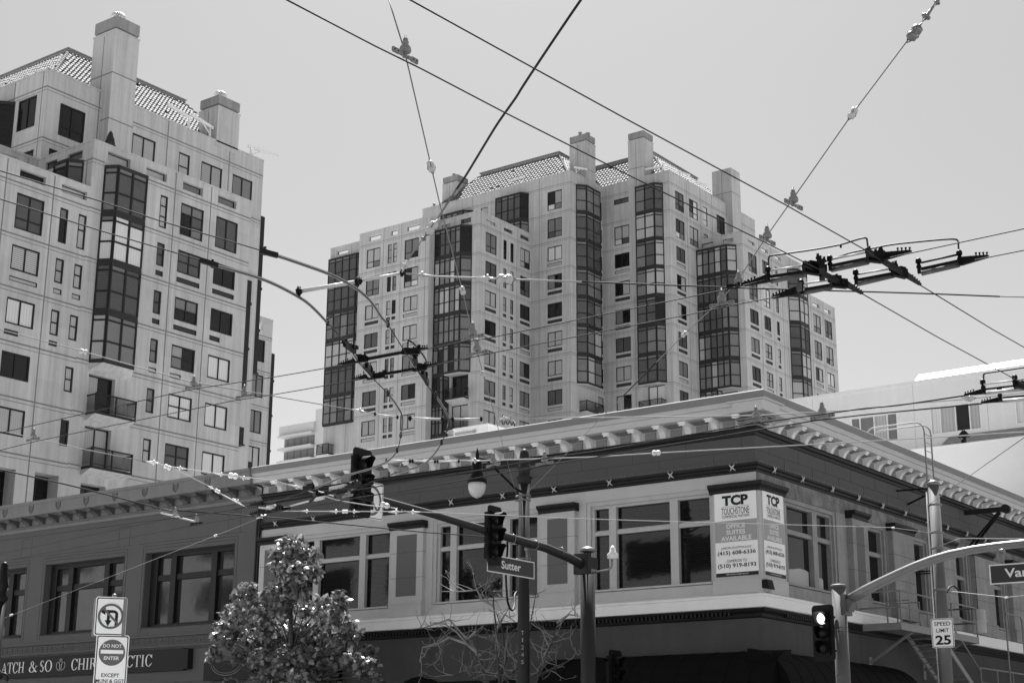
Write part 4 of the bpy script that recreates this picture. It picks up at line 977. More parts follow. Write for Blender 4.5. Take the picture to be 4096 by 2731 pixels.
# key band + beads
q = MB(); q.fbox(FA, XA0, XL_, 6.44, 6.52, 0, .16); q.fbox(FA, XA0, XL_, 6.06, 6.13, 0, .1)
u = XA0
while u < XL_-.4:
    s = .3
    for (a, b, c, d) in ((0, 1, .9, 1), (.9, 1, 0, .9), (.25, .9, 0, .1), (.25, .35, .1, .65), (.35, .7, .55, .65), (.6, .7, .3, .55)):
        q.fbox(FA, u+a*s, u+b*s*.999, 6.17+c*.23, 6.17+d*.23, 0, .02)
    u += s+.03
u = XA0
while u < XL_-.1: q.fbox(FA, u, u+.05, 5.97, 6.05, .0, .1); u += .085
q.build('key_band', 'lat', LB)
q = MB(); q.fbox(FA, XA0, XL_, 4.35, 4.5, 0, .15); q.fbox(FA, XA0, XL_, 4.75, 4.86, 0, .08); q.build('lower_moulding', 'lat', LB)
for i, (a, b) in enumerate(ow):
    q = MB(); z0, z1 = 6.86, 9.72; D = -.52; E_ = -.3; F = FA
    q.fbox(F, a, a+.4, z0, z1, D, E_); q.fbox(F, b-.12, b, z0, z1, D, E_); q.fbox(F, a+.4, b-.12, z1-.18, z1, D, E_); q.fbox(F, a+.4, b-.12, z0, z0+.12, D, E_)
    m1 = a+1.18; m2 = b-1.5
    for m_ in (m1, m2): q.fbox(F, m_, m_+.3, z0+.12, z1-.18, D, E_+.03)
    for (x0_, x1_) in ((a+.4, m1), (m1+.3, m2), (m2+.3, b-.12)): q.fbox(F, x0_, x1_, 8.64, 8.86, D, E_-.03)
    q.fbox(F, a-.0, b, 6.82, 6.86, D, .06)
    w = q.build('window', 'latfr', LB)
    q = MB()
    for (x0_, x1_) in ((a+.4, m1), (m1+.3, m2), (m2+.3, b-.12)):
        for za, zb in ((z0+.12, 8.64), (8.86, z1-.18)): q.poly([F(x0_, za, -.44), F(x1_, za, -.44), F(x1_, zb, -.44), F(x0_, zb, -.44)])
    q.build('pane', 'latglass', w)
t = thing('drain_pipe', (-41.2, YK-.1, 6), 'dark twin drain pipes between the two street buildings', 'drain pipe')
q = MB()
for x in (-41.32, -41.2): q.tube([(x, YK-.08, 4.5), (x, YK-.08, 10.2), (x+.05, YK-.1, 10.5), (x+.1, YK-.1, 11.1)], .05, 6)
q.build('pipe', 'latfr', t)
# serif lettering
def serif(mb_, F, s, u0, u1, z0, z1, d):
    W = {'L': .72, 'A': .86, 'T': .78, 'C': .8, 'H': .9, 'S': .62, 'O': .92, 'I': .42, 'R': .82, 'P': .72, ' ': .32, '&': .95, 'N': .92}
    tot = sum(W[c] for c in s)+.06*(len(s)-1); k = (u1-u0)/tot; x = 0; Hh = z1-z0
    def R(x0, y0, x1, y1): mb_.poly([F(u0+(X_+x0)*k, z0+y0*Hh, d), F(u0+(X_+x1)*k, z0+y0*Hh, d), F(u0+(X_+x1)*k, z0+y1*Hh, d), F(u0+(X_+x0)*k, z0+y1*Hh, d)])
    def Q(*p): mb_.poly([F(u0+(X_+a)*k, z0+b*Hh, d) for a, b in p])
    def arc(cx, cy, rx, ry, a0, a1, tk, tn, n=16):
        for i in range(n):
            p = []
            for t_, o_ in ((i, 0), (i+1, 0), (i+1, 1), (i, 1)):
                a = math.radians(a0+(a1-a0)*t_/n); th = tn+(tk-tn)*abs(math.cos(a)); r_ = 1-(o_*th/rx); r2 = 1-(o_*th*.75/ry)
                p.append((cx+rx*r_*math.cos(a), cy+ry*r2*math.sin(a)))
            Q(*p)
    def stem(x0, w=.15): R(x0, 0, x0+w, 1); R(x0-.07, 0, x0+w+.07, .04); R(x0-.07, .96, x0+w+.07, 1)
    for c in s:
        X_ = x; w = W[c]
        if c == 'L': stem(.1); R(.1, 0, w, .05); Q((w, 0), (w, .28), (w-.04, .28), (w-.12, .05))
        if c == 'T': stem(w/2-.075); R(0, .95, w, 1); Q((0, 1), (0, .74), (.04, .74), (.1, .95)); Q((w, 1), (w, .74), (w-.04, .74), (w-.1, .95))
        if c == 'I': stem(w/2-.075)
        if c == 'H': stem(.1); stem(w-.25); R(.2, .48, w-.2, .54)
        if c == 'N': stem(.1, .06); stem(w-.16, .06); Q((.06, 1), (.24, 1), (w-.1, 0), (w-.18, 0))
        if c == 'A': Q((.06, 0), (.13, 0), (w/2, .9), (w/2, 1), (w/2-.02, 1)); Q((w-.22, 0), (w-.05, 0), (w/2+.03, 1), (w/2-.04, 1)); R(.2, .32, w-.25, .37); R(0, 0, .24, .035); R(w-.3, 0, w+.02, .035)
        if c == 'O': arc(w/2, .5, w/2, .52, 0, 360, .17, .05, 28)
        if c == 'C': arc(w/2+.03, .5, w/2, .52, 42, 318, .17, .05, 24); Q((w-.06, 1), (w-.02, 1), (w-.02, .68), (w-.06, .68), (w-.14, .86)); Q((w-.05, .3), (w-.01, .22), (w-.12, .08), (w-.16, .12))
        if c == 'P' or c == 'R':
            stem(.1); R(.2, .95, .42, 1); R(.2, .48, .42, .53); arc(.4, .74, .28, .26, -90, 90, .15, .05, 14)
            if c == 'R': Q((.36, .5), (.52, .5), (w+.05, 0), (w-.13, 0))
        if c == 'S': arc(w/2, .74, .23, .28, 30, 250, .14, .05, 16); arc(w/2, .26, .25, .28, -150, 90, .14, .05, 16); Q((.16, .62), (.3, .66), (w-.12, .42), (w-.26, .38))
        if c == '&': arc(.38, .76, .18, .25, 0, 360, .1, .05, 18); arc(.36, .27, .33, .29, 60, 330, .15, .05, 20); Q((.22, .68), (.36, .68), (w+.0, 0), (w-.2, 0)); Q((.6, .28), (.65, .24), (w-.04, .55), (w-.09, .56)); R(w-.22, .53, w+.02, .57)
        x += w+.06
t = thing('shop_sign', (-49, YK-.2, 5.2), 'long black clinic sign board with white serif capitals', 'shop sign')
F = FA; q = MB(); q.fbox(F, -63, -44.75, 5.16, 5.97, 0, .2); q.fbox(F, -44.75, -44.45, 5.2, 5.93, .0, .26); q.build('board', 'sboard', t)
for s_, a, b in (('LATCH', -56.15, -54.3), ('&', -54.0, -53.45), ('SO', -53.3, -52.5), ('CHIROPRACTIC', -51.3, -46.5)): q = MB(); serif(q, F, s_, a, b, 5.36, 5.8, .206); q.build('lettering', 'white', t)
q = MB(); cx = -51.95
for s in (-1, 1):
    q.tube([F(cx+s*(.05+.22*math.sin(a)), 5.38+.2*(1-math.cos(a)), .21) for a in [i*.28 for i in range(9)]], .012, 4)
    q.tube([F(cx+s*.03, 5.4, .21), F(cx+s*.06, 5.6, .21), F(cx+s*.13, 5.72, .21)], .016, 4)
q.tube([F(cx+.07*math.cos(a), 5.78+.05*math.sin(a), .21) for a in [i*.52 for i in range(13)]], .01, 4)
q.build('emblem', 'white', t)
t = thing('shop_plaque', (-41.9, YK-.3, 5), 'dark plaque sign with a ringed emblem half hidden by the leafy tree', 'plaque')
q = MB(); q.fbox(FA, -43.4, -40.9, 4.72, 5.4, 0, .4); q.build('board', 'sboard', t)
q = MB(); q.tube([FA(-42.2+.8*math.cos(math.radians(a)), 5.3+.42*math.sin(math.radians(a)), .41) for a in range(180, 361, 12)], .01, 4); q.tube([FA(-42.2+.7*math.cos(math.radians(a)), 5.3+.34*math.sin(math.radians(a)), .41) for a in range(180, 361, 12)], .008, 4); q.build('emblem', 'sgrey', t)
# ================================================================== REAR BUILDINGS
RB = thing('rear_building', (-26, 72, 0), 'plain pale stucco building with curtained windows rising behind the corner building', 'building')
FR = FS(70.0); q = MB(); rw = [(-31.2, -28.75, 17.15, 18.56), (-27.1, -24.62, 17.2, 18.56), (-23.0, -20.6, 17.2, 18.5), (-35.2, -32.8, 17.15, 18.56)]
wall(q, FR, -46, -18, 0, 19.9, [(a, b, c, d, .15) for a, b, c, d in rw]); q.box(-46, -18, 70.5, 90, 0, 19.7); q.fbox(FR, -46, -18, 19.8, 19.97, 0, .05)
q.m = 1
for u in (-33.2, -28.0+.1, -25.2+.9, -22.2): q.fbox(FR, u, u+.012, 16, 19.8, 0, .003)
q.build('wall', ['rear', 'conc2'], RB)
for i, (a, b, c, d) in enumerate(rw):
    m_ = MB(); frame(m_, FR, a, b, c, d, [a+(b-a)*.2, a+(b-a)*.5, a+(b-a)*.78], (), .06, -.12, .01); w = m_.build('window', 'alum', RB)
    m_ = MB(); mm = ['curt', 'gdark', 'curtlt', 'ggrey']; ln = [[3, 3, 0, 3], [2, 0, 1, 0], [2, 2, 2, 2], [0, 0, 0, 0]][i]; e_ = [a, a+(b-a)*.2, a+(b-a)*.5, a+(b-a)*.78, b]
    for j in range(4): m_.m = ln[j]; m_.poly([FR(e_[j], c, -.08), FR(e_[j+1], c, -.08), FR(e_[j+1], d, -.08), FR(e_[j], d, -.08)])
    m_.build('pane', mm, w)
q = MB(); q.poly([(-26.9, 68.6, 15.7), (-18, 68.6, 15.7), (-18, 69.98, 17.05), (-26.2, 69.98, 17.05)]); q.poly([(-26.9, 68.6, 15.7), (-26.2, 69.98, 17.05), (-26.9, 69.98, 15.7)])
q.build('shingle_skirt', 'shingle', RB)
q = MB(); q.box(-24.15, -23.65, 68.9, 69.3, 16.2, 16.32); q.build('skylight', 'blackmetal', RB)
q = MB(); q.poly([(-30.1, 75.0, 20.8), (-18, 75.0, 20.8), (-18, 76.6, 22.0), (-30.1, 76.6, 22.0)]); 
for i in range(24): q.beam((-30.1+i*.5, 75.0, 20.81), (-30.1+i*.5, 76.6, 22.01), .03, .03)
q.build('roof_screen', 'corr', RB)
t = thing('white_building', (-22, 66, 0), 'low blank white-painted wall building just behind the side cornice', 'building')
q = MB(); q.box(-33, -18.5, 65.0, 68.5, 0, 15.5); q.box(-33, -18.5, 64.97, 65.3, 15.5, 15.56); q.build('wall', 'whitew', t)
t = thing('roof_speaker', (-23.7, 65.2, 15.5), 'black twin-headed fixture on a short post atop the blank white wall', 'roof fixture')
q = MB(); q.box(-23.8, -23.68, 65.1, 65.22, 15.4, 16.05); q.box(-23.88, -23.8, 65.1, 65.2, 15.5, 15.75); q.build('post', 'blackmetal', t)
q = MB(); q.beam((-23.74, 65.15, 16.12), (-23.98, 65.1, 15.85), .12, .13, (0, 1, 0)); q.beam((-23.74, 65.15, 16.12), (-23.5, 65.1, 15.85), .12, .13, (0, 1, 0)); q.box(-23.86, -23.62, 65.05, 65.2, 15.82, 15.9); q.build('head', 'blackmetal', t)
# ================================================================== GROUND
def flat(name, x0, x1, y0, y1, z, m_, h=None):
    q = MB()
    if h: q.box(x0, x1, y0, y1, z-h, z)
    else: q.poly([(x0, y0, z), (x1, y0, z), (x1, y1, z), (x0, y1, z)])
    return q.build(name, m_, kind='structure')
flat('ground', -3000, 3000, -3000, 3000, -.02, 'side')
flat('road', -400, 300, 19, 35.4, 0, 'asph'); flat('road', -16.2, 14, -300, 400, .004, 'asph')
flat('pavement', -120, -16.4, 35.5, 39.8, .14, 'side', .13); flat('pavement', -20.7, -16.4, 39.8, 200, .144, 'side', .13); flat('pavement', -120, -16.4, 12, 18.8, .14, 'side', .13)
q = MB()
for i in range(30): q.box(-110+i*3.2, -109+i*3.2, 27.1, 27.2, .002, .008)
for i in range(8): q.box(-15+i*1.8, -14.4+i*1.8, 35.8, 39, .006, .012)
q.build('road_markings', 'paint', kind='structure')
# opposite side of the street: it stands behind the camera's left and is seen mirrored in the office windows
t = thing('office_block', (-70, 6, 0), 'banded office block across the street, seen only as a reflection in the windows', 'building'); q = MB(); FO = FS(12.0)
q.box(-120, -26, -8, 12, 0, 18)
q.build('wall', 'rear', t); q = MB()
for k in range(5):
    for i in range(11):
        if (i*7+k*3) % 5: q.box(-118+i*8.3, -112.5+i*8.3, 12.001, 12.05, 1.2+k*3.4, 3.0+k*3.4)
q.build('window_band', 'gdark', t)
# ================================================================== SIGNALS
def head(loc, nx, ny, W, Hh, label, nlens=3, lit=None, bracket=None, mount=None):
    """signal head: loc = centre of the backplate, (nx,ny) = horizontal facing direction"""
    t = thing('traffic_signal', loc, label, 'traffic signal'); n = V((nx, ny, 0)).normalized(); u = V((-n.y, n.x, 0)); c = V(loc); z = V((0, 0, 1))
    F = lambda a, b, d=0: c+u*a+z*b+n*d
    q = MB(); k = 6; r = .1; w2, h2 = W/2, Hh/2; pts = []
    for cx, cy, a0 in ((w2-r, h2-r, 0), (-w2+r, h2-r, 90), (-w2+r, -h2+r, 180), (w2-r, -h2+r, 270)):
        for i in range(k): a = math.radians(a0+90*i/(k-1)); pts.append((cx+r*math.cos(a), cy+r*math.sin(a)))
    q.poly([F(a, b, 0) for a, b in pts]); q.poly([F(a, b, -.012) for a, b in reversed(pts)])
    for i in range(len(pts)): a = pts[i]; b = pts[(i+1) % len(pts)]; q.poly([F(*a, 0), F(*b, 0), F(*b, -.012), F(*a, -.012)])
    q.build('backplate', 'blackmetal', t)
    q = MB(); sp = (Hh-.3)/nlens; hw = min(W*.32, .18)
    for i in range(nlens):
        zc = h2-.15-sp*(i+.5); q.fbox(F, -hw, hw, zc-sp/2+.006, zc+sp/2-.006, -.2, .04)
    q.build('housing', 'blackmetal', t)
    R_ = min(sp*.42, hw*.92)
    for i in range(nlens):
        zc = h2-.15-sp*(i+.5)
        q = MB(); q.lathe([(R_, 0), (R_*.92, .02), (R_*.55, .045), (.001, .055)], F(0, zc, .04), n, 20); ln = q.build('lens', 'lit' if lit == i else 'lens', t)
        q = MB(); q.smooth = True; na = 14; L_ = R_*1.55
        for s_ in (R_*1.06, R_*1.03):
            b = len(q.v)
            for j in range(na+1):
                a = math.radians(-50+280*j/na); dl = L_*(.45+.55*max(0, math.sin(a)) if math.sin(a) < .75 else 1.0)
                q.v += [tuple(F(s_*math.cos(a), zc+s_*math.sin(a), .04)), tuple(F(s_*math.cos(a), zc+s_*math.sin(a), .04+dl))]
            for j in range(na): q.f.append((b+2*j, b+2*j+1, b+2*j+3, b+2*j+2)); q.mi.append(0); q.sm.append(True)
        q.build('visor', 'blackmetal', t)
    if mount:
        q = MB()
        for s_ in (.3, -.3): q.tube([F(0, s_*Hh, -.2), V(mount)+z*(s_*Hh)], .03, 6)
        q.build('bracket', 'blackmetal', t)
    return t
XM, YM = -23.81, 35.5
t = thing('signal_mast', (XM, YM, 0), 'dark traffic signal mast with a long arm reaching up left over the street', 'signal mast')
q = MB(); q.tube([(XM, YM, 0), (XM, YM, 7.5)], [.23, .195], 20); q.build('pole', 'polegrey', t)
q = MB(); q.lathe([(.215, 0), (.215, .05), (.19, .09), (.12, .13), (.01, .15)], (XM, YM, 7.46), n=20); q.build('cap', 'galv', t)
armp = [(XM, 35.35, 7.05), (XM, 34.6, 7.2), (XM, 33.5, 7.34), (XM, 31.8, 7.42), (XM, 30.2, 7.52), (XM, 28.9, 7.6), (XM, 26.8, 7.7), (XM, 25.6, 7.78)]
q = MB(); q.tube(armp, [.125, .12, .115, .105, .098, .09, .075, .065], 16); q.build('arm', 'polegrey', t)
q = MB(); q.box(XM-.24, XM+.24, YM-.34, YM-.17, 6.82, 7.38); q.box(XM-.24, XM+.24, YM-.17, YM+.16, 6.98, 7.28)
for x in (-.19, .19):
    for z in (6.88, 7.32): q.lathe([(.03, 0), (.03, .03)], (XM+x, YM-.34, z), (0, -1, 0), 8)
q.build('mounting_plate', 'polegrey', t)
for y in (32.0, 33.0, 34.2): q = MB(); q.tube([(XM+.125*math.cos(a), y, 7.4-(y-32)*.04+.125*math.sin(a)) for a in [i*.63 for i in range(11)]], .015, 5); q.build('strap', 'galv', t)
head((XM+.12, 31.1, 7.37), 1, 0.06, .64, 1.5, 'middle traffic signal on the mast arm just above the street name sign', mount=(XM, 31.25, 7.42))
head((XM+.12, 26.05, 7.97), 1, 0.06, .70, 1.58, 'upper left traffic signal at the tip of the mast arm')
head((XM+.2, YM+1.05, 4.15), 1, .05, .7, 1.4, 'lowest traffic signal mounted low beside the dark mast', mount=(XM+.1, YM+.2, 4.2))
t = thing('preemption_sensor', (-23.3, 35.5, 6.8), 'small white sensor on a bent conduit beside the mast top', 'sensor')
P = lambda x, y: atY(2250+x/2.413, 1850+y/2.413, 35.4)
q = MB(); q.tube([P(285, 1063), P(440, 1032), P(468, 1010), P(478, 985), P(478, 930)], .028, 8); q.build('conduit', 'galv', t)
q = MB(); o = P(485, 930); q.lathe([(.06, 0), (.15, .02), (.15, .14), (.08, .2), (.07, .3), (.02, .37)], o, n=14); q.build('sensor_head', 'white', t)
# no left turn panel behind the first head
def ringpts(F, cx, cz, r, d, n=28): return [F(cx+r*math.cos(2*math.pi*i/n), cz+r*math.sin(2*math.pi*i/n), d) for i in range(n)]
def annulus(q, F, cx, cz, r0, r1, d, n=36):
    for i in range(n):
        a, b = 2*math.pi*i/n, 2*math.pi*(i+1)/n
        q.poly([F(cx+r0*math.cos(a), cz+r0*math.sin(a), d), F(cx+r1*math.cos(a), cz+r1*math.sin(a), d), F(cx+r1*math.cos(b), cz+r1*math.sin(b), d), F(cx+r0*math.cos(b), cz+r0*math.sin(b), d)])
def plate(t, F, w, h, r=.04, th=.008, border=True, face='swhite'):
    def rr(w, h, r):
        pts = []
        for cx, cy, a0 in ((w/2-r, h/2-r, 0), (-w/2+r, h/2-r, 90), (-w/2+r, -h/2+r, 180), (w/2-r, -h/2+r, 270)):
            for i in range(5): a = math.radians(a0+22.5*i); pts.append((cx+r*math.cos(a), cy+r*math.sin(a)))
        return pts
    q = MB(); P0 = rr(w, h, r); q.poly([F(a, b, 0) for a, b in P0]); q.poly([F(a, b, -th) for a, b in reversed(P0)])
    for i in range(len(P0)): a = P0[i]; b = P0[(i+1) % len(P0)]; q.poly([F(*a, 0), F(*b, 0), F(*b, -th), F(*a, -th)])
    q.build('plate', face, t)
    if border:
        q = MB(); A = rr(w-.03, h-.03, r*.8); B = rr(w-.062, h-.062, r*.7)
        for i in range(len(A)): j = (i+1) % len(A); q.poly([F(*A[i], .002), F(*A[j], .002), F(*B[j], .002), F(*B[i], .002)])
        q.build('border', 'sblack' if face == 'swhite' else 'white', t)
def plane(c, nx, ny):
    n = V((nx, ny, 0)).normalized(); u = V((-n.y, n.x, 0)); c = V(c); z = V((0, 0, 1)); return lambda a, b, d=0: c+u*a+z*b+n*d
def noturn(t, F, R_, uturn=True):
    q = MB(); 
    # arrow: up the right, over the top and out left, plus a stem turning down
    s = R_
    if uturn:
        s = R_*1.12
        q.poly([F(.30*s, -.72*s, .003), F(.50*s, -.62*s, .003), F(.50*s, .18*s, .003), F(.30*s, .18*s, .003)])
        for i in range(8):
            a, b = math.radians(i*90/8), math.radians((i+1)*90/8)
            q.poly([F(.12*s+.18*s*math.cos(a), .18*s+.06*s*math.sin(a), .003), F(.12*s+.38*s*math.cos(a), .18*s+.26*s*math.sin(a), .003), F(.12*s+.38*s*math.cos(b), .18*s+.26*s*math.sin(b), .003), F(.12*s+.18*s*math.cos(b), .18*s+.06*s*math.sin(b), .003)])
        q.poly([F(-.45*s, .24*s, .003), F(.12*s, .24*s, .003), F(.12*s, .44*s, .003), F(-.45*s, .44*s, .003)])
        q.poly([F(-.78*s, .34*s, .003), F(-.38*s, .08*s, .003), F(-.38*s, .62*s, .003)])
        q.poly([F(-.26*s, -.3*s, .003), F(-.06*s, -.3*s, .003), F(-.06*s, .25*s, .003), F(-.26*s, .25*s, .003)])
        q.poly([F(-.40*s, -.28*s, .003), F(-.16*s, -.7*s, .003), F(.08*s, -.28*s, .003)])
    else:
        q.poly([F(.0*s, -.62*s, .003), F(.25*s, -.62*s, .003), F(.25*s, .3*s, .003), F(.0*s, .05*s, .003)]); q.poly([F(-.4*s, .05*s, .003), F(.25*s, .05*s, .003), F(.25*s, .3*s, .003), F(-.4*s, .3*s, .003)]); q.poly([F(-.7*s, .18*s, .003), F(-.35*s, -.12*s, .003), F(-.35*s, .48*s, .003)])
    q.build('arrow', 'sblack', t)
    s = R_; q = MB(); annulus(q, F, 0, 0, .82*s, s, .006); c45 = .7071; w = .085*s
    q.poly([F(-.85*s*c45-w*c45, .85*s*c45-w*c45, .006), F(-.85*s*c45+w*c45, .85*s*c45+w*c45, .006), F(.85*s*c45+w*c45, -.85*s*c45+w*c45, .006), F(.85*s*c45-w*c45, -.85*s*c45-w*c45, .006)][::-1])
    q.build('prohibition_ring', 'sred', t)
t = thing('no_turn_sign', (XM+.1, 26.4, 7.6), 'white no-turn panel half hidden behind the upper left traffic signal', 'road sign')
F = plane((XM+.08, 26.42, 7.62), 1, 0); plate(t, F, .86, .86, .05); noturn(t, F, .36, False)
# street name signs
def namesign(F, w, h, s, a, b, label, hang):
    t = thing('street_name_sign', F(0, 0), label, 'street sign'); plate(t, F, w, h, .03, .02, False, 'sdark')
    q = MB(); bw = .028
    for x0, x1, z0, z1 in ((-w/2, w/2, h/2-bw, h/2), (-w/2, w/2, -h/2, -h/2+bw), (-w/2, -w/2+bw, -h/2+bw, h/2-bw), (w/2-bw, w/2, -h/2+bw, h/2-bw)): q.fbox(F, x0, x1, z0, z1, .0, .004)
    q.build('border', 'white', t)
    q = MB(); put_text(q, F, s, a, b, -h*.2, h*.26, .005, .02); q.build('lettering', 'white', t)
    q = MB()
    for x in hang: q.tube([F(x, h/2, -.01), F(x, h/2+.32, -.01)], .03, 6); q.tube([F(x-.06, h/2+.3, -.01), F(x+.06, h/2+.3, -.01)], .05, 6)
    q.build('hanger', 'galv', t)
namesign(plane((XM, 31.97, 6.68), 1, 0), 2.04, .45, 'Sutter', -.42, .42, 'dark street name sign with white lettering hanging from the mast arm', (.7,))
namesign(plane((-11.35, 35.0, 6.0), 0, -1), 2.1, .45, 'Van Ness', -.70, .72, 'street name sign cut off by the right edge under the curved arm', (-.72,))
# trolley and lamp pole
TX, TY = -26.06, 35.6
t = thing('trolley_pole', (TX, TY, 0), 'dark trolley pole with finial rings in the centre, holding span wires', 'pole')
q = MB(); q.tube([(TX, TY, 0), (TX, TY, 9.9)], [.19, .155], 18); q.build('shaft', 'polegrey', t)
q = MB(); q.lathe([(.16, 0), (.2, .03), (.19, .12), (.24, .16), (.25, .2), (.17, .26), (.17, .42), (.24, .46), (.17, .52), (.15, .6), (.13, .9), (.1, 1.0), (.02, 1.04)], (TX, TY, 9.6), n=18); q.build('finial', 'polegrey', t)
for z in (9.1, 9.22, 7.4):
    q = MB(); q.lathe([(.175, 0), (.2, .01), (.2, .05), (.175, .06)], (TX, TY, z), n=16)
    for dx, dy in ((.2, -.1), (-.2, -.1), (.1, -.2), (-.15, .15)): q.lathe([(.03, 0), (.03, .1)], (TX+dx*.7, TY+dy*.7, z+.03), (dx, dy, 0), 6)
    q.build('clamp', 'galv', t)
q = MB()
for i, ch in enumerate('T1245'): hw_ = .014 if ch == '1' else .036; put_text(q, plane((TX+.09, TY-.172, 5.35-i*.2), .45, -.9), ch, -hw_, hw_, -.055, .055, .006)
q.build('number', 'sgrey', t)
t = thing('street_lamp', (TX, TY, 9.2), 'teardrop street lamp on a curved bracket left of the central pole', 'street lamp')
yl = 33.38
q = MB(); q.tube([(TX, TY-.15, 9.36), (TX, TY-.45, 9.42), (TX, 34.72, 9.62), (TX, 34.3, 9.8), (TX, 34.02, 9.96), (TX, 33.8, 10.02), (TX, yl, 10.02)], .035, 8); q.tube([(TX, yl, 10.0), (TX, yl, 10.12), (TX, yl, 10.3)], [.06, .045, .012], 8); q.build('arm', 'blackmetal', t)
q = MB(); q.lathe([(.04, .72), (.09, .7), (.1, .62), (.15, .58), (.15, .3), (.19, .22), (.26, .1), (.28, .02), (.27, 0)], (TX, yl, 9.3), n=20); q.build('hood', 'blackmetal', t)
q = MB(); q.lathe([(.24, 0), (.25, -.08), (.24, -.18), (.2, -.29), (.12, -.38), (.01, -.43)], (TX, yl, 9.3), n=24); q.build('globe', 'globe', t)
# right trolley pole
RX, RY = -16.5, 42.5
t = thing('trolley_pole', (RX, RY, 0), 'pale round trolley pole at right carrying the speed limit sign', 'pole')
q = MB(); q.tube([(RX, RY, 0), (RX, RY, 9.62)], [.20, .15], 20); q.build('shaft', 'polelt', t)
q = MB(); q.lathe([(.16, 0), (.185, .02), (.185, .07), (.1, .14), (.02, .17)], (RX, RY, 9.6), n=18); q.build('cap', 'galv', t)
for z in (9.0, 8.2, 7.75, 6.6): q = MB(); q.lathe([(.17, 0), (.2, .01), (.2, .05), (.17, .06)], (RX, RY, z), n=16); q.build('clamp', 'galv', t)
q = MB(); q.tube([(RX-.17, RY-.14, 4), (RX-.19, RY-.14, 6.5), (RX-.17, RY-.13, 9.4)], .02, 6); q.build('conduit', 'steel', t)
q = MB(); P = lambda x, y: atX(3100+x/2.1446, 2000+y/2.1446, RX); q.tube([P(1475, 790), P(1495, 745), P(1530, 730), P(1570, 760), P(1600, 850)], .03, 6); q.build('cable_loop', 'rubber', t)
t = thing('speed_limit_sign', (-16.1, 41.95, 4.9), 'white SPEED LIMIT 25 sign on the pale pole', 'road sign')
F = plane(atY(3100+1438/2.1446, 2000+1137/2.1446, 41.95), .10, -1); plate(t, F, .62, .80, .05)
q = MB()
for s, a, b, z0, z1, bo in (('SPEED', -.22, .23, .2, .31, .01), ('LIMIT', -.17, .18, .02, .125, .01), ('25', -.21, .22, -.32, -.06, .03)): q = MB(); put_text(q, F, s, a, b, z0, z1, .003, bo); q.build('lettering', 'sblack', t)
# right signal pole with curved arm
t = thing('signal_mast', (-16.5, 35.4, 0), 'light grey signal pole at right with an arching arm', 'signal mast')
SX, SY = -16.5, 35.77
q = MB(); q.tube([(SX, SY, 0), (SX, SY, 6.06)], [.185, .175], 20); q.lathe([(.185, 0), (.2, .01), (.2, .05), (.16, .08), (.01, .1)], (SX, SY, 6.04), n=20)
for z in (5.05, 3.9, 4.95): q.lathe([(.183, 0), (.19, .01), (.183, .02)], (SX, SY, z), n=20)
q.build('pole', 'polelt', t)
P = lambda x, y: atY(3100+x/2.1446, 2000+y/2.1446, SY)
ap = [P(645, 848), P(780, 770), P(920, 700), P(1060, 633), P(1200, 570), P(1350, 512), P(1500, 467), P(1700, 425), P(1900, 395), P(2140, 368)]; d_ = ap[-1]-ap[-2]
ap += [ap[-1]+d_*1.0+V((0, 0, -.02)), ap[-1]+d_*2.2+V((0, 0, -.08))]
q = MB(); q.tube(ap, [.13, .128, .124, .12, .116, .112, .108, .103, .098, .093, .088, .08], 18); q.build('arm', 'galv', t)
q = MB(); q.box(SX+.12, SX+.24, SY-.2, SY+.2, 5.35, 5.85); q.beam((SX+.17, SY, 5.5), tuple(ap[0]), .3, .3); q.build('mounting_plate', 'polelt', t)
c = atY(3100+416/2.1446, 2000+1137/2.1446, 35.2); head(c, -.12, -1, .62, 1.36, 'frontal traffic signal with its top lamp lit on the light grey pole', lit=0, mount=(SX, SY, c.z))
# regulatory signs on a post, lower left
D0 = 26.0; pc = atD(444, 2560, D0); vd = V((pc.x, pc.y, 0)).normalized()
t = thing('sign_post', (pc.x, pc.y, 0), 'thin sign post with rounded cap behind the stacked regulatory signs', 'sign post'); o = V((pc.x, pc.y, 0))+vd*.06
q = MB(); ptop = atD(434, 2378, D0+.06); q.tube([(o.x, o.y, 0), (o.x, o.y, ptop.z-.03)], .03, 10); q.lathe([(.036, 0), (.036, .03), (.02, .05)], (o.x, o.y, ptop.z-.03), n=10); q.build('post', 'galv', t)
def signat(x0, y0, x1, y1, name, label, tilt=0):
    c = atD((x0+x1)/2, (y0+y1)/2, D0); F = plane(c, -vd.x+.05, -vd.y); w = (x1-x0)*D0/6300; h = (y1-y0)*D0/6250
    t = thing(name, c, label, 'road sign'); plate(t, F, w, h, .035); return t, F, w, h
t, F, w, h = signat(383, 2389, 503, 2538, 'no_turn_sign', 'white no left or U-turn sign on top of its post at lower left')
noturn(t, F, w*.41)
t, F, w, h = signat(383, 2543, 508, 2732, 'do_not_enter_sign', 'do-not-enter sign with EXCEPT MUNI & GGT lettering, below the no-turn sign')
q = MB(); q.poly(ringpts(F, 0, h*.145, w*.40, .003)); q.build('disc', 'sred', t)
q = MB(); q.fbox(F, -w*.34, w*.34, h*.125, h*.20, .0, .006); q.build('bar', 'swhite', t)
for s_, a, z0, z1, mm, dd in (('DO NOT', .28, .245, .315, 'swhite', .006), ('ENTER', .23, .0, .07, 'swhite', .006), ('EXCEPT', .27, -.345, -.27, 'sblack', .004), ('MUNI & GGT', .43, -.455, -.385, 'sblack', .004)): q = MB(); put_text(q, F, s_, -w*a, w*a, h*z0, h*z1, dd, .01); q.build('lettering', mm, t)
t = thing('side_sign', pc, 'second sign panel seen edge-on behind the no-turn sign', 'road sign')
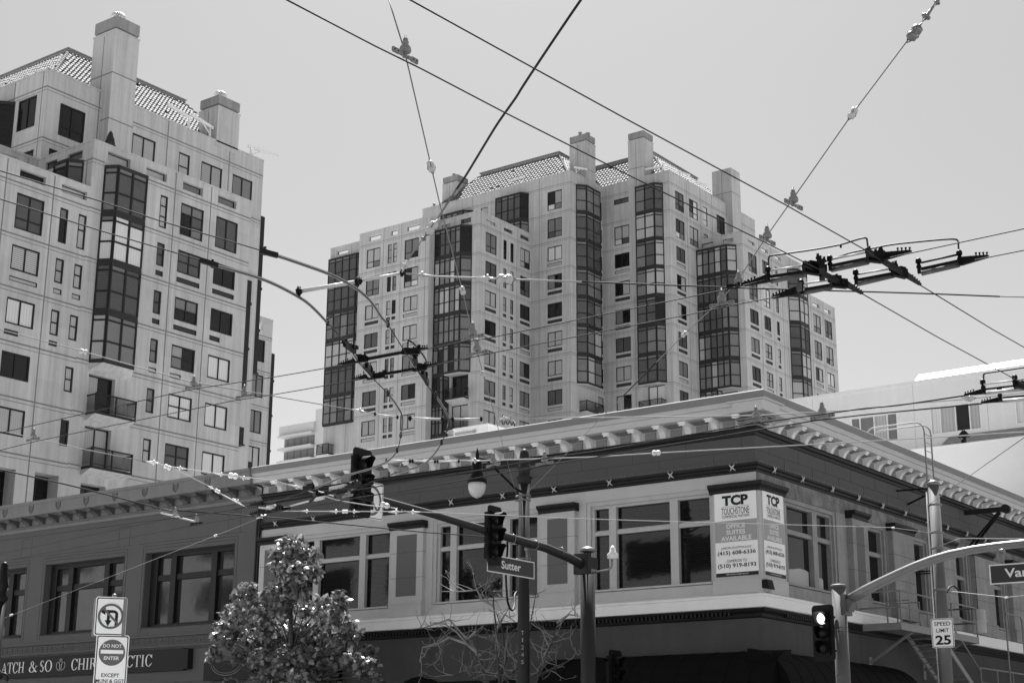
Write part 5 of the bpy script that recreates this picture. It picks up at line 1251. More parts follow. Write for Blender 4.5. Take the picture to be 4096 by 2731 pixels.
F = plane(atD(438, 2466, D0+.10), vd.x*.85+vd.y*.35, vd.y*.85-vd.x*.35); q = MB(); w = .56; q.fbox(F, -w/2, w/2, -.31, .30, -.01, 0); q.build('plate', 'galv', t)
# ornate post at far left
t = thing('ornate_post', (-32.6, 23.15, 0), 'dark ornate post cut by the left edge of the view', 'pole'); px, py = -32.75, 23.1
q = MB(); q.tube([(px, py, 0), (px, py, 5.6)], [.14, .11], 14); q.lathe([(.11, 0), (.15, .05), (.16, .12), (.11, .2), (.11, .35), (.15, .38), (.12, .5), (.09, .93), (.06, .98), (.01, 1.0)], (px, py, 5.5), n=16); q.build('shaft', 'blackmetal', t)
q = MB()
for s in (-1, 1):
    for dd in (0, .25):
        q.tube([(px+s*(.1+dd)+s*.09*math.cos(a)*1.0, py+s*.07*math.cos(a), 3.75-dd*.3+.12*math.sin(a)) for a in [i*.35-.6 for i in range(14)]], .03, 6)
q.build('scroll', 'blackmetal', t)
# ================================================================== TREES
def leafy():
    Y0 = 35.9; rl = random.Random(11)
    t = thing('street_tree', (-35.2, Y0, 0), 'leafy maple street tree in front of the left windows', 'tree')
    tr = MB(); C_ = lambda x, y, dy=0: atY(700+x/1.887, 1900+y/1.887, Y0+dy)
    base = C_(880, 1568); tr.tube([(base.x, Y0, 0), (base.x, Y0, base.z), C_(875, 1200), C_(870, 900), C_(900, 650), C_(920, 500)], [.13, .11, .08, .055, .03, .015], 8)
    cl = [(905, 570, 120, 95), (800, 660, 85, 85), (1010, 640, 90, 90), (900, 740, 145, 110), (1040, 720, 60, 90), (540, 855, 90, 60), (740, 880, 75, 65), (560, 960, 90, 60), (450, 1030, 110, 75), (620, 1080, 140, 95), (780, 1020, 80, 80), (1000, 1010, 75, 70), (1130, 960, 75, 60),
          (1225, 900, 50, 45), (1180, 1060, 130, 80), (1300, 1150, 85, 65), (360, 1140, 70, 60), (420, 1240, 90, 70), (300, 1330, 60, 45), (560, 1250, 150, 110), (760, 1200, 130, 100), (930, 1170, 110, 90), (1080, 1200, 130, 90), (1240, 1260, 100, 60), (680, 1380, 130, 90),
          (860, 1380, 150, 110), (1040, 1390, 130, 90), (1200, 1400, 90, 60), (1330, 1380, 80, 60), (1460, 1320, 55, 55), (1470, 1420, 60, 50), (760, 1500, 130, 80), (950, 1520, 150, 80), (1120, 1520, 110, 70), (1400, 1480, 55, 45), (640, 1530, 70, 50), (1540, 1545, 40, 30), (430, 1565, 60, 25), (880, 850, 75, 60), (960, 880, 60, 70), (840, 500, 55, 45), (930, 490, 50, 45), (1060, 600, 40, 40), (760, 590, 40, 40), (850, 960, 90, 60), (700, 930, 60, 60), (470, 900, 40, 35), (310, 1200, 40, 35), (270, 1380, 30, 25), (1260, 960, 50, 50), (1370, 1200, 40, 40), (500, 1370, 90, 50),
          (800, 1640, 170, 90), (1020, 1650, 190, 90), (1250, 1640, 120, 90), (560, 1640, 110, 60)]
    lf = MB()
    prof = [(0, .0), (.10, .16), (.42, .12), (.30, .34), (.52, .55), (.24, .56), (.26, .74), (.0, 1.05)]; leaf = prof+[(-x, y) for x, y in reversed(prof[1:-1])]
    for (x, y, rx, ry) in cl:
        c = C_(x, y, rl.uniform(-.5, .5)); sx = rx/1.887*50/6300*1.0; sz = ry/1.887*50/6300
        hub = C_(875+(x-875)*.25, min(y+250, 1560)); mid = (c+hub)/2+V((0, 0, .1)); tr.tube([hub, mid, c], [.03, .018, .006], 5)
        n = int(330*sx*sz/.35)+24
        for i in range(n):
            d = V((rl.gauss(0, 1), rl.gauss(0, 1), rl.gauss(0, 1))).normalized()*(rl.random()**.45)
            p = c+V((d.x*sx*1.05, d.y*sx*1.0, d.z*sz*1.05)); s = rl.uniform(.12, .25)
            nrm = (d*.6+V((rl.uniform(-1, 1), rl.uniform(-1, 1), rl.uniform(-.3, 1.1)))).normalized(); u = nrm.cross(V((rl.uniform(-1, 1), rl.uniform(-1, 1), rl.uniform(-1, .2)))).normalized(); v = nrm.cross(u)
            if v.z > 0 and rl.random() < .7: v = -v; u = -u
            cu_ = rl.uniform(.1, .45)
            lf.add([p+u*a*s+v*b*s-nrm*(a*a*cu_*2+(b-.4)**2*cu_)*s for a, b in leaf]+[p+v*.42*s], [(len(leaf), k, (k+1) % len(leaf)) for k in range(len(leaf))])
    tr.build('trunk', 'bark', t); lf.build('crown', 'leaf', t)
leafy()
def bare():
    rb = random.Random(21); Y0 = 37.2; W = lambda x, y, dy=0: atY(1500+x/1.521, 1700+y/1.521, Y0+dy)
    t = thing('street_tree', (-30.0, Y0, 0), 'leafless street tree with pale twisting twigs around the central pole', 'tree'); tr = MB(); tw = MB()
    b = W(760, 1560); tr.tube([(b.x, Y0, 0), b], [.12, .08], 8)
    def grow(p, d, L_, r, lv):
        pts = [p]; n = max(3, int(L_/.16)); dd = V(d)
        rr = [r]
        for i in range(n):
            dd = (dd+V((rb.uniform(-1, 1), rb.uniform(-1, 1), rb.uniform(-.6, 1.0)))*.42).normalized(); pts.append(pts[-1]+dd*L_/n); rr.append(max(.0045, r*(1-.7*(i+1)/n)))
            if lv > 0 and i > 0 and rb.random() < .52:
                a = (dd+V((rb.uniform(-1, 1), rb.uniform(-1, 1), rb.uniform(-.4, .9)))*1.1).normalized(); grow(pts[-1], a, L_*rb.uniform(.25, .6), max(.006, rr[-1]*.6), lv-1)
        (tr if r > .03 else tw).tube(pts, rr, 5 if r > .03 else 4, False)
    limbs = [[(760, 1560), (745, 1400), (738, 1240), (722, 1100), (718, 980)], [(755, 1540), (800, 1420), (775, 1250), (735, 1130)], [(740, 1545), (660, 1500), (625, 1400), (618, 1250)], [(700, 1560), (620, 1540), (540, 1500), (480, 1520), (410, 1500)],
             [(770, 1560), (860, 1480), (930, 1330), (950, 1180), (980, 1020)], [(900, 1560), (1000, 1500), (1040, 1400), (1090, 1290), (1110, 1200)], [(1000, 1520), (1100, 1470), (1180, 1430), (1240, 1390)], [(640, 1400), (560, 1330), (500, 1260), (430, 1210), (330, 1200)], [(560, 1330), (450, 1290), (380, 1330), (290, 1350), (270, 1440)], [(738, 1240), (790, 1150), (860, 1200)],
             [(618, 1250), (560, 1300), (450, 1180), (300, 1230), (215, 1240)], [(722, 1100), (650, 1060), (620, 1000), (540, 1010), (400, 1010)], [(1030, 1400), (1060, 1350), (1020, 1260)], [(1110, 1200), (1180, 1150), (1245, 1160)]]
    for lb in limbs:
        dy = rb.uniform(-.5, .5); pts = [W(x, y, dy*i*.4) for i, (x, y) in enumerate(lb)]; n = len(pts)
        (tr if lb[0][1] > 1490 else tw).tube(pts, [.045*(1-.75*i/(n-1)) for i in range(n)], 6, False)
        for i in range(1, n):
            for _ in range(3):
                f = rb.random(); p = pts[i-1].lerp(pts[i], f); a = V((rb.uniform(-1, 1), rb.uniform(-.7, .7), rb.uniform(-.5, .9))).normalized(); grow(p, a, rb.uniform(.35, 1.0), .016, 2)
    tr.build('trunk', 'bark', t); tw.build('twigs', 'twig', t)
bare()
# ================================================================== OVERHEAD WIRES
ZW = 5.8
def c4(x, y): return (1200+x/1.96, 500+y/1.96)
def c5(x, y): return (1200+x/1.96, 1200+y/1.96)
def c6(x, y): return (2300+x/1.96, 450+y/1.96)
def c7(x, y): return (2300+x/1.96, 1100+y/1.96)
def c8(x, y): return (2900+x/1.96, 900+y/1.96)
def cA(x, y): return (700+x/1.887, 1900+y/1.887)
def cB(x, y): return (1000+x/2.24, 1850+y/2.24)
def cL(x, y): return (x/1.6845, 1800+y/1.6845)
def cR(x, y): return (3100+x/2.24, 1400+y/2.24)
def cS(x, y): return (3100+x/2.1446, 2000+y/2.1446)
def cW(x, y): return (1500+x/1.521, 1700+y/1.521)
def c2(x, y): return (x/1.4255, 900+y/1.4255)
def pts(lst, z=ZW): return [atZ(p[0], p[1], p[2] if len(p) > 2 else z) for p in lst]
def cablething(name, P, r, m_, label, cat, group=None, n=7, ext=True):
    q = MB(); q.tube(P, r, n, True); return q.build(name, m_, label=label, cat=cat, group=group, org=P[0])
def smooth_path(P, k=4):
    out = []
    for i in range(len(P)-1):
        p0 = P[max(i-1, 0)]; p1 = P[i]; p2 = P[i+1]; p3 = P[min(i+2, len(P)-1)]
        for j in range(k):
            t = j/k; out.append(.5*((2*p1)+(p2-p0)*t+(2*p0-5*p1+4*p2-p3)*t*t+(3*p1-p0-3*p2+p3)*t**3))
    out.append(P[-1]); return out
tw = lambda L_, lab, r=.0052, m_='wire': cablething('trolley_wire', pts(L_), r, m_, lab, 'overhead wire', 'trolley contact wires')
tw([(1140, -3), (1500, 185), (1689, 278), (2023, 453), (2500, 694), (3040, 960), (3285, 1083)], 'contact wire from the top left sky to the right-hand crossing, lower of its pair')
tw([(1630, -5), (2143, 278), (2500, 474), (3137, 817), (3466, 1003), (3614, 1104)], 'contact wire from the top centre to the right-hand crossing, upper of its pair')
tw([(3440, 1170), (3752, 1349), (4058, 1515), (4160, 1570)], 'contact wire descending from the right-hand crossing to the junction at the right edge')
tw([(3675, 1137), (3971, 1318), (4160, 1425)], 'contact wire descending from the right-hand crossing past the right edge, uppermost')
tw([(4200, 894), (4096, 915), (3645, 1012), (3560, 1031)], 'upper contact wire right of the right-hand crossing')
tw([(4200, 980), (4096, 1001), (3951, 1030), (3900, 1040)], 'lower contact wire right of the right-hand crossing')
tw([(3060, 1120), (2938, 1151), (2300, 1281), (1940, 1355), (1843, 1368), (1680, 1402)], 'upper contact wire between the two wire crossings')
tw([(3120, 1185), (3089, 1191), (2948, 1217), (2831, 1243), (2300, 1347), (1955, 1414), (1751, 1458), (1710, 1468)], 'lower contact wire between the two wire crossings')
tw([(1370, 1460), (1353, 1463), (1200, 1490), (1100, 1507), (807, 1551), (737, 1563), (0, 1731), (-60, 1745)], 'upper contact wire running left from the left-hand wire crossing')
tw([(1440, 1515), (1414, 1521), (1200, 1560), (1100, 1577), (940, 1601), (158, 1761), (0, 1800), (-60, 1813)], 'lower contact wire running left from the left-hand wire crossing')
tw([(-60, 665), (0, 683), (408, 807), (638, 883), (988, 985), (1060, 1007)], 'upper contact wire from the left edge to the curved bar pair')
tw([(-60, 778), (0, 796), (408, 925), (801, 1040), (850, 1058)], 'lower contact wire from the left edge to the curved bar pair')
tw([(-60, 2228), (0, 2214), (665, 2076), (908, 2043), (1012, 2018)], 'contact wire over the clinic cornice, upper of the street pair', .009)
tw([(-60, 2260), (0, 2245), (760, 2103), (1009, 2061), (1040, 2053)], 'contact wire over the clinic cornice, lower of the street pair', .009)
tw([cA(1300, 120), cA(1887, 30), (1940, 1876), (2162, 1835), (2400, 1802), (2984, 1697), (3100, 1681), (3450, 1634), (3591, 1621), (3859, 1582)], 'upper contact wire crossing before the bracketed cornice', .009)
tw([cA(860, 265), cA(1400, 165), cA(1887, 90), (2141, 1868), (2400, 1825), (3254, 1682), (3450, 1659), (3926, 1614)], 'lower contact wire crossing before the bracketed cornice', .009)
# curved pair
def curve(L_, label):
    P = smooth_path(pts(L_), 5); t = thing('curved_wire', P[0], label, 'overhead wire'); q = MB(); q.tube(P, .0058, 6); q.build('wire', 'wire', t); return t, P
A1 = [(1060, 1007), (1200, 1054), (1338, 1105), (1430, 1158), (1486, 1209), (1527, 1270), (1552, 1298), (1618, 1404), (1662, 1470), (1710, 1542), (1743, 1583), (1777, 1634), (1794, 1675), (1789, 1715), (1766, 1771), (1731, 1822), (1680, 1863), (1557, 1899), (1430, 1945), (1290, 1962)]
A2 = [(850, 1058), (1000, 1100), (1100, 1138), (1200, 1191), (1251, 1230), (1310, 1291), (1389, 1379), (1432, 1445), (1481, 1501), (1552, 1575), (1588, 1623), (1611, 1674), (1603, 1741), (1588, 1802), (1552, 1843), (1486, 1873), (1394, 1899), (1251, 1955), (1040, 2025)]
def bars(t, L_, segs, w=.012, hh=.027, name='curve_bar'):
    for a, b in segs:
        P = smooth_path(pts([(x, y, ZW+.03) for x, y in L_[a:b]]), 4); q = MB()
        for i in range(len(P)-1): q.beam(P[i], P[i+1]+(P[i+1]-P[i])*.02, w, hh)
        q.m = 1; 
        for p in (P[0], P[-1]): q.lathe([(.014, -.03), (.02, 0), (.014, .03)], p, (0, 0, 1), 8); q.lathe([(.008, .03), (.013, .04), (.008, .05)], p, (0, 0, 1), 6)
        q.build(name, ['bronze', 'blackmetal'], t)
t, P = curve(A1, 'outer curved turning wire sweeping down from the nearer tower through the left-hand crossing'); bars(t, A1, [(0, 7), (10, 14), (14, 18)])
q = MB(); a = pts([(1040, 1003)])[0]; b = pts([(1110, 1022)])[0]; q.beam(a, b, .026, .045); q.build('splice', 'rubber', t)
t, P = curve(A2, 'inner curved turning wire sweeping down from the nearer tower through the left-hand crossing'); bars(t, A2, [(0, 6), (9, 13), (13, 18)])
q = MB(); a = pts([(800, 1040)])[0]; b = pts([(870, 1062)])[0]; q.beam(a, b, .026, .045); q.build('splice', 'rubber', t)
# ---- hangers: bell insulator with a clamp ear along the wire
def hanger(x, y, along, label, s=1.0, z=ZW, dark=False, group='bell hangers clamped on the contact wires'):
    s *= .56
    """x,y = pixel of the ear centre on the wire; along = second pixel on the wire"""
    p = atZ(x, y, z); d = (atZ(along[0], along[1], z)-p).normalized(); t = thing('wire_hanger', p, label, 'insulator', group)
    q = MB(); L_ = .19*s; pr = []
    for sg in (-1, 1):
        q.beam(p+d*sg*.04*s+V((0, 0, .045*s)), p+d*sg*L_*.55+V((0, 0, .03)), .022*s, .035*s); q.beam(p+d*sg*L_*.5+V((0, 0, .03)), p+d*sg*L_+V((0, 0, .03)), .024*s, .05*s)
        q.m = 1
        n = V((d.y, -d.x, 0))
        for f in (.62, .88): q.lathe([(.008*s, -.016*s), (.011*s, 0), (.008*s, .016*s)], p+d*sg*L_*f+V((0, 0, .03)), n, 8)
        q.m = 0
    q.lathe([(.03*s, .03*s), (.022*s, .05*s), (.02*s, .09*s)], p, n=10); q.build('clamp_ear', ['blackmetal' if dark else 'porc', 'blackmetal'], t)
    q = MB(); q.lathe([(.03*s, .075*s), (.055*s, .08*s), (.062*s, .10*s), (.056*s, .135*s), (.034*s, .165*s), (.03*s, .18*s), (.034*s, .185*s), (.034*s, .2*s), (.02*s, .205*s)], p, n=16); q.build('bell', 'porc', t)
    q = MB(); q.lathe([(.016*s, .2*s), (.026*s, .215*s), (.026*s, .23*s), (.012*s, .235*s), (.012*s, .27*s)], p, n=8); q.build('bolt', 'galv', t)
    return t
hanger(1620, 240, (1689, 278), 'large bell insulator hanger high in the open sky at upper left', 1.1)
hanger(3175, 833, (3137, 815), 'bell insulator hanger on the sky wire, highest on the right-hand span cable', 1.15)
hanger(3070, 975, (3040, 960), 'bell insulator hanger second down the right-hand span cable, before the tower edge', 1.15)
hanger(2955, 1150, (2938, 1153), 'dark bell hanger at the left end of the right-hand crossing', 1.1, dark=True)
hanger(2888, 1228, (2831, 1240), 'bell hanger below the right-hand crossing, lowest on that span cable', 1.25)
hanger(1890, 1360, (1843, 1369), 'bell hanger over the dark bays on the upper of the middle wires', 1.35)
hanger(1908, 1424, (1860, 1433), 'bell hanger over the dark bays on the lower of the middle wires', 1.35)
hanger(773, 1557, (737, 1563), 'bell hanger on the upper wire before the nearer tower, right of the dark balconies', 1.15)
hanger(975, 1595, (940, 1601), 'bell hanger on the lower wire at the right edge of the nearer tower', 1.2)
hanger(132, 1766, (105, 1771), 'bell hanger near the left edge before the nearer tower', 1.3)
hanger(3290, 1676, (3254, 1682), 'pale bell hanger before the right-hand cornice slope', 1.6)
hanger(3025, 1690, (2984, 1697), 'pale bell hanger in front of the corner of the cornice', 1.5)
hanger(1973, 1868, (1940, 1876), 'small hanger just right of the street lamp top', 1.5)
hanger(2178, 1862, (2141, 1868), 'small hanger right of the central pole top', 1.5)
hanger(1390, 1990, (1340, 2000), 'small hanger tangled beside the upper left traffic signal', 1.3)
hanger(1600, 1895+0, (1560, 1899), 'clamp hanger on the lower end of the outer curve', 1.0)
hanger(700, 2068, (665, 2076), 'hanger on the upper wire before the clinic cornice', 1.2)
hanger(785, 2100, (760, 2103), 'dark hanger on the lower wire before the clinic cornice', 1.4, dark=True)
# ---- span cables: (x, y, z) pixels with heights; the last point may be a pole clamp given in 3D
def span(L_, label, r=.006, m_='cable', end=None, start=None, group=None):
    P = [atZ(*p) for p in L_]
    if end is not None: P.append(V(end))
    if start is not None: P.insert(0, V(start))
    return cablething('span_wire', P, r, m_, label, 'span wire', group)
TP = V((TX-.12, TY-.18, 9.2)); TP2 = V((TX+.12, TY-.18, 9.2)); RP = lambda z: V((RX-.1, RY-.15, z))
span([(1528, -100, 7.2), (1555, 0, 6.9), (1615, 195, 6.2), (1638, 290, 6.12), (1725, 668, 6.1), (1760, 820, 6.1), (1850, 1163, 6.1), (1890, 1335, 6.05), (1908, 1405, 6.05), (1932, 1490, 6.1)], 'grey span cable from the upper left sky down to the central pole', .005, end=TP)
span([(3800, -90, 7.6), (3735, 20, 7.3), (3655, 130, 7.1), (3410, 455, 6.6), (3172, 795, 6.15), (3070, 940, 6.1), (2955, 1115, 6.1), (2885, 1200, 6.1), (2738, 1335, 6.2)], 'grey span cable from the upper right corner down to the central pole', .005, end=TP2)
q = MB(); a = atZ(2738, 1335, 6.2); f = lambda x: a.lerp(TP2, x)
t = MB(); t.tube([f(.075), f(.19)], .009, 8); t.build('cable_sleeve', 'rubber', label='black rubber sleeve over the span cable above the cornice', cat='cable sleeve', org=f(.08))
P = smooth_path([atZ(x, y, 6.6-.5*y/1000) for x, y in ((2370, -60), (2324, 0), (2202, 179), (2094, 342), (2063, 392), (1997, 485), (1950, 560), (1903, 638), (1862, 705), (1824, 760))], 3)
cablething('feeder_cable', P, .0095, 'rubber', 'thick black sagging cable from the top centre to the insulator before the farther tower', 'cable')
span([(1825, 760, 6.2), (1731, 903, 6.12), (1682, 969, 6.1), (1634, 1036, 6.08), (1608, 1092, 6.05)], 'grey cable below the thick black cable, with two large clamps', .0085, 'cable')
span([(1623, 1094, 6.05), (1733, 1105, 6.05), (1904, 1111, 6.05), (2047, 1117, 6.05), (2327, 1127, 6.05)], 'pale pull-off cable across the farther tower, left of its black sleeve', .009, 'cablelt')
P = smooth_path([atZ(x, y, 6.05) for x, y in ((2327, 1127), (2690, 1141), (2950, 1151), (3157, 1158), (3339, 1163), (3700, 1174), (3999, 1186))], 3)
cablething('feeder_cable', P, .0075, 'rubber', 'long black sleeved cable passing level behind the right-hand crossing', 'cable')
span([(3999, 1186, 6.05), (4160, 1190, 6.05)], 'thin cable end leaving the frame right of the black sleeved cable', .005)
span([(-60, 1303, 7.2), (0, 1318, 7.1), (325, 1403, 6.8), (400, 1425, 6.7), (773, 1530, 6.1), (975, 1563, 6.1), (1430, 1642, 6.0), (1500, 1652, 6.0)], 'thin span cable crossing the nearer tower down to the lower curve brace', .0065)
span([(2010, 1674, 6.0), (2400, 1669, 6.05), (3014, 1662, 6.1), (3270, 1647, 6.1), (3450, 1637, 6.15), (3591, 1617, 6.2), (3860, 1596, 6.3), (4160, 1563, 6.5)], 'twisted span cable running level before the corner cornice', .008, 'cablelt')
span([(-60, 1705, 7.4), (0, 1721, 7.3), (330, 1795, 7.0), (588, 1846, 6.8)], 'thin span cable over the bottom of the nearer tower at left', .007)
span([(588, 1846, 6.8), (700, 1868, 6.7), (875, 1895, 6.6), (1100, 1922, 6.4), (1235, 1963, 6.3), (1350, 2000, 6.2), (1470, 2020, 6.4), (1590, 2033, 6.5)], 'pale hardware cable winding past the upper left traffic signal', .010, 'cablelt')
span([(672, 1862, 6.8), (830, 1940, 6.5), (885, 1975, 6.4), (950, 2010, 6.2), (985, 2028, 6.0)], 'short pale cable slanting over the clinic cornice with a strain insulator', .010, 'cablelt')
span([(-80, 2507, 6.5), (0, 2477, 6.4), (861, 2141, 6.1), (1033, 2073, 6.0)], 'thin guy wire rising across the clinic windows to the wire junction', .0055, 'cable')
span([(700, 2040, 6.0), (1130, 2072, 6.2), (1700, 2128, 6.3), (1937, 2145, 6.4)], 'dark feeder wire running right before the window heads to the mast arm', .012, 'wire')
P = smooth_path([atZ(x, y, 6.3) for x, y in ((-80, 1858), (0, 1877), (320, 1950), (644, 2034), (700, 2040))], 3)
cablething('feeder_cable', P, .013, 'rubber', 'thick dark feeder cable over the clinic cornice at lower left', 'cable')
span([(1100, 2042, 6.1), (1246, 2044, 6.1), (1652, 2045, 6.2), (2300, 2073, 6.5), (2800, 2088, 7.0), (3205, 2099, 7.6), (3570, 2109, 8.3)], 'pale span wire crossing the office windows and banners to the pale pole', .009, 'cablelt', end=RP(8.22))
span([(1526, 1838, 6.0), (1924, 1842, 6.1), (2400, 1826, 6.2), (2590, 1813, 6.3), (3450, 1766, 6.7), (4160, 1723, 7.2)], 'thin pale span wire across the dark frieze with one strain insulator', .009, 'cablelt')
span([(4160, 1705, 7.5)], 'thin guy wire from the pale pole up past the right edge', .009, 'cable', start=RP(9.05))
span([(3840, 2152, 7.9), (4180, 2155, 8.2)], 'pale wire from the pale pole to the right edge above the arched arm', .012, 'cablelt', start=RP(7.78))
span([(4026, 2388, 6.2), (4180, 2372, 6.2)], 'lower pale wire from the pale pole to the right edge', .011, 'cablelt', start=RP(6.62))
P = [atD(1500+x/1.521, 1700+y/1.521, d) for x, y, d in ((805, 710, 40.5), (805, 770, 41), (795, 870, 42), (803, 1040, 42), (815, 1100, 42.3), (835, 1125, 42.6), (848, 1090, 43), (850, 1030, 43.3), (868, 1012, 43.7))]
cablething('power_cable', smooth_path(P, 3), .03, 'rubber', 'black cable looping from the mast arm down to the central pole', 'cable')
# ---- strain insulators and clamps on cables
def strain(p, q_, label, kind='loop', s=1.0, m_='plastic'):
    p = V(p); pq = proj(q_); q_ = atD(pq[0], pq[1], math.hypot(p.x, p.y)); d = (q_-p).normalized(); L_ = (q_-p).length; c = (p+q_)/2; t = thing('strain_insulator', c, label, 'insulator', 'insulators and clamps strung on the span cables')
    q = MB()
    if kind == 'loop':
        r = L_*.22; q.lathe([(r*.3, -L_*.36), (r*.95, -L_*.27), (r, -L_*.08), (r*.62, 0), (r, L_*.08), (r*.95, L_*.27), (r*.3, L_*.36)], c, d, 10); q.build('body', m_, t)
        q = MB(); n = d.cross(V((0, 0, 1))).normalized()*r*1.08; n2 = d.cross(n).normalized()*r*1.08
        q.tube([p, c-d*L_*.1+n, c+d*L_*.22+n*.6], L_*.025, 5); q.tube([p, c-d*L_*.1-n, c+d*L_*.22-n*.6], L_*.025, 5); q.tube([q_, c+d*L_*.1+n2, c-d*L_*.22+n2*.6], L_*.025, 5); q.tube([q_, c+d*L_*.1-n2, c-d*L_*.22-n2*.6], L_*.025, 5); q.build('cable_loops', 'cable', t)
    elif kind == 'cone':
        r = L_*.12; q.lathe([(r*.35, -L_*.5), (r*.7, -L_*.1), (r*.75, 0), (r*1.7, .01*L_), (r*1.7, L_*.1), (r*.8, L_*.12), (r*.8, L_*.2)], c, d, 10); q.build('body', m_, t)
        q = MB(); n = d.cross(V((0, 0, 1))).normalized()*r*.9
        q.tube([c+d*L_*.1+n, c+d*L_*.5+n*.4], L_*.03, 5); q.tube([c+d*L_*.1-n, c+d*L_*.5-n*.4], L_*.03, 5); q.build('bail', 'steel', t)
    elif kind == 'rod':
        r = L_*.035; q.lathe([(r, -L_*.5), (r, L_*.5)], c, d, 8); q.build('body', m_, t)
        for e in (-.5, .5): q = MB(); q.lathe([(r*1.3, e*L_-L_*.05), (r*1.8, e*L_-L_*.02), (r*1.8, e*L_+L_*.02), (r*1.3, e*L_+L_*.05)], c, d, 8); q.lathe([(r*1.0, -r*2.4), (r*1.0, r*2.4)], c+d*e*L_, (0, 0, 1), 6); q.build('end_clamp', 'blackmetal', t)
    return t
Z_ = lambda x, y, z=6.1: atZ(x, y, z)
strain(Z_(1715, 635), Z_(1733, 698), 'glassy knobbed insulator on the left sky span beside the farther tower roof', s=1)
strain(Z_(1843, 1138), Z_(1857, 1186), 'small ring insulator before the dark bays of the farther tower')
strain(Z_(1926, 1478), Z_(1938, 1512), 'ring insulator just below the two middle bell hangers')
strain(Z_(3688, 92, 7.15), Z_(3628, 172, 7.1), 'upper insulator of the cluster at the top right corner', m_='galv')
strain(Z_(3735, 25, 7.3), Z_(3680, 100, 7.2), 'bolted clamp above the insulator at the top right corner', 'cone', m_='galv')
strain(Z_(3770, -20, 7.5), Z_(3730, 35, 7.3), 'topmost clamp cut by the top right edge', 'cone', m_='galv')
strain(Z_(3430, 425, 6.65), Z_(3392, 482, 6.55), 'oval insulator alone in the right-hand sky')
strain(Z_(2752, 1322, 6.2), Z_(2722, 1352, 6.2), 'ring insulator before the right-hand tower bays above the black sleeve')
strain(Z_(1750, 878), Z_(1703, 945), 'large pale insulator before the corner tower bay')
strain(Z_(1712, 930), Z_(1680, 975), 'eye clamp with a round hole just below the large pale insulator', 'cone', m_='galv')
strain(Z_(1640, 1030), Z_(1608, 1088, 6.05), 'open turnbuckle clamp where the three cables join', 'cone')
strain(Z_(1735, 1106, 6.05), Z_(1650, 1098, 6.05), 'white cone clamp just right of the three-cable joint', 'cone')
strain(Z_(1905, 1110, 6.05), Z_(1985, 1114, 6.05), 'white cone clamp before the tall dark bays, left of its block', 'cone')
strain(Z_(1975, 1114, 6.05), Z_(2065, 1118, 6.05), 'rectangular block insulator before the parapeted tower corner')
strain(Z_(1608, 1092, 6.05), Z_(1440, 1124, 6.0), 'pale insulating rod right of the outer curve', 'rod', m_='rodw')
strain(Z_(1430, 1126, 6.0), Z_(1195, 1166, 5.95), 'pale insulating rod spanning between the two curves', 'rod', m_='rodw')
strain(Z_(310, 1400, 6.8), Z_(358, 1412, 6.75), 'white block insulator before the lowest dark bay of the nearer tower')
strain(Z_(1408, 1636, 6.0), Z_(1465, 1648, 6.0), 'bright cone clamp left of the lower curve brace', 'cone')
strain(Z_(1500, 1655, 5.95), Z_(1590, 1668, 5.9), 'first pale rod of the lower curve brace', 'rod', m_='rodw')
strain(Z_(1640, 1672, 5.9), Z_(1770, 1676, 5.9), 'middle pale rod of the lower curve brace', 'rod', m_='rodw')
strain(Z_(1810, 1675, 5.9), Z_(1925, 1675, 5.95), 'right-hand pale rod of the lower curve brace', 'rod', m_='rodw')
strain(Z_(2040, 1672, 6.0), Z_(1995, 1672, 6.0), 'bright cone clamp beside the scribbled roof vent', 'cone')
strain(Z_(3845, 1590, 6.3), Z_(3905, 1592, 6.3), 'oval insulator before the curtained windows at right')
strain(Z_(2600, 1812, 6.3), Z_(2650, 1810, 6.3), 'white block insulator on the wire across the dark frieze', m_='white')
strain(Z_(1545, 1840, 6.0), Z_(1640, 1843, 6.0), 'left pale rod of the brace before the cornice brackets', 'rod', m_='rodw')
strain(Z_(1650, 1843, 6.0), Z_(1740, 1845, 6.0), 'middle pale rod of the brace before the cornice brackets', 'rod', m_='rodw')
strain(Z_(1750, 1845, 6.0), Z_(1835, 1844, 6.0), 'right pale rod of the brace before the cornice brackets', 'rod', m_='rodw')
strain(Z_(1870, 1842, 6.05), Z_(1925, 1842, 6.1), 'bright cone clamp just behind the street lamp stem', 'cone')
for (x0, y0, x1, y1, k, lab) in ((583, 1844, 640, 1853, 'cone', 'first white cone clamp above the clinic cornice'), (650, 1858, 690, 1878, 'loop', 'tangled shackle above the clinic cornice'), (745, 1875, 700, 1868, 'cone', 'second white cone clamp above the clinic cornice'),
        (860, 1893, 905, 1900, 'cone', 'third white cone clamp above the clinic cornice'), (905, 1898, 960, 1908, 'loop', 'white block insulator above the right end of the clinic cornice'), (1000, 1915, 955, 1908, 'cone', 'fourth white cone clamp over the right end of the clinic cornice'),
        (1080, 1925, 1120, 1930, 'cone', 'cone clamp at the joint of the two buildings'), (1150, 1937, 1215, 1947, 'rod', 'thin rod clamp over the first office brackets'), (1270, 1962, 1340, 1985, 'rod', 'rod clamp left of the upper left traffic signal')):
    strain(Z_(x0, y0, 6.6), Z_(x1, y1, 6.6), lab, k, m_='white' if k != 'rod' else 'rodw')
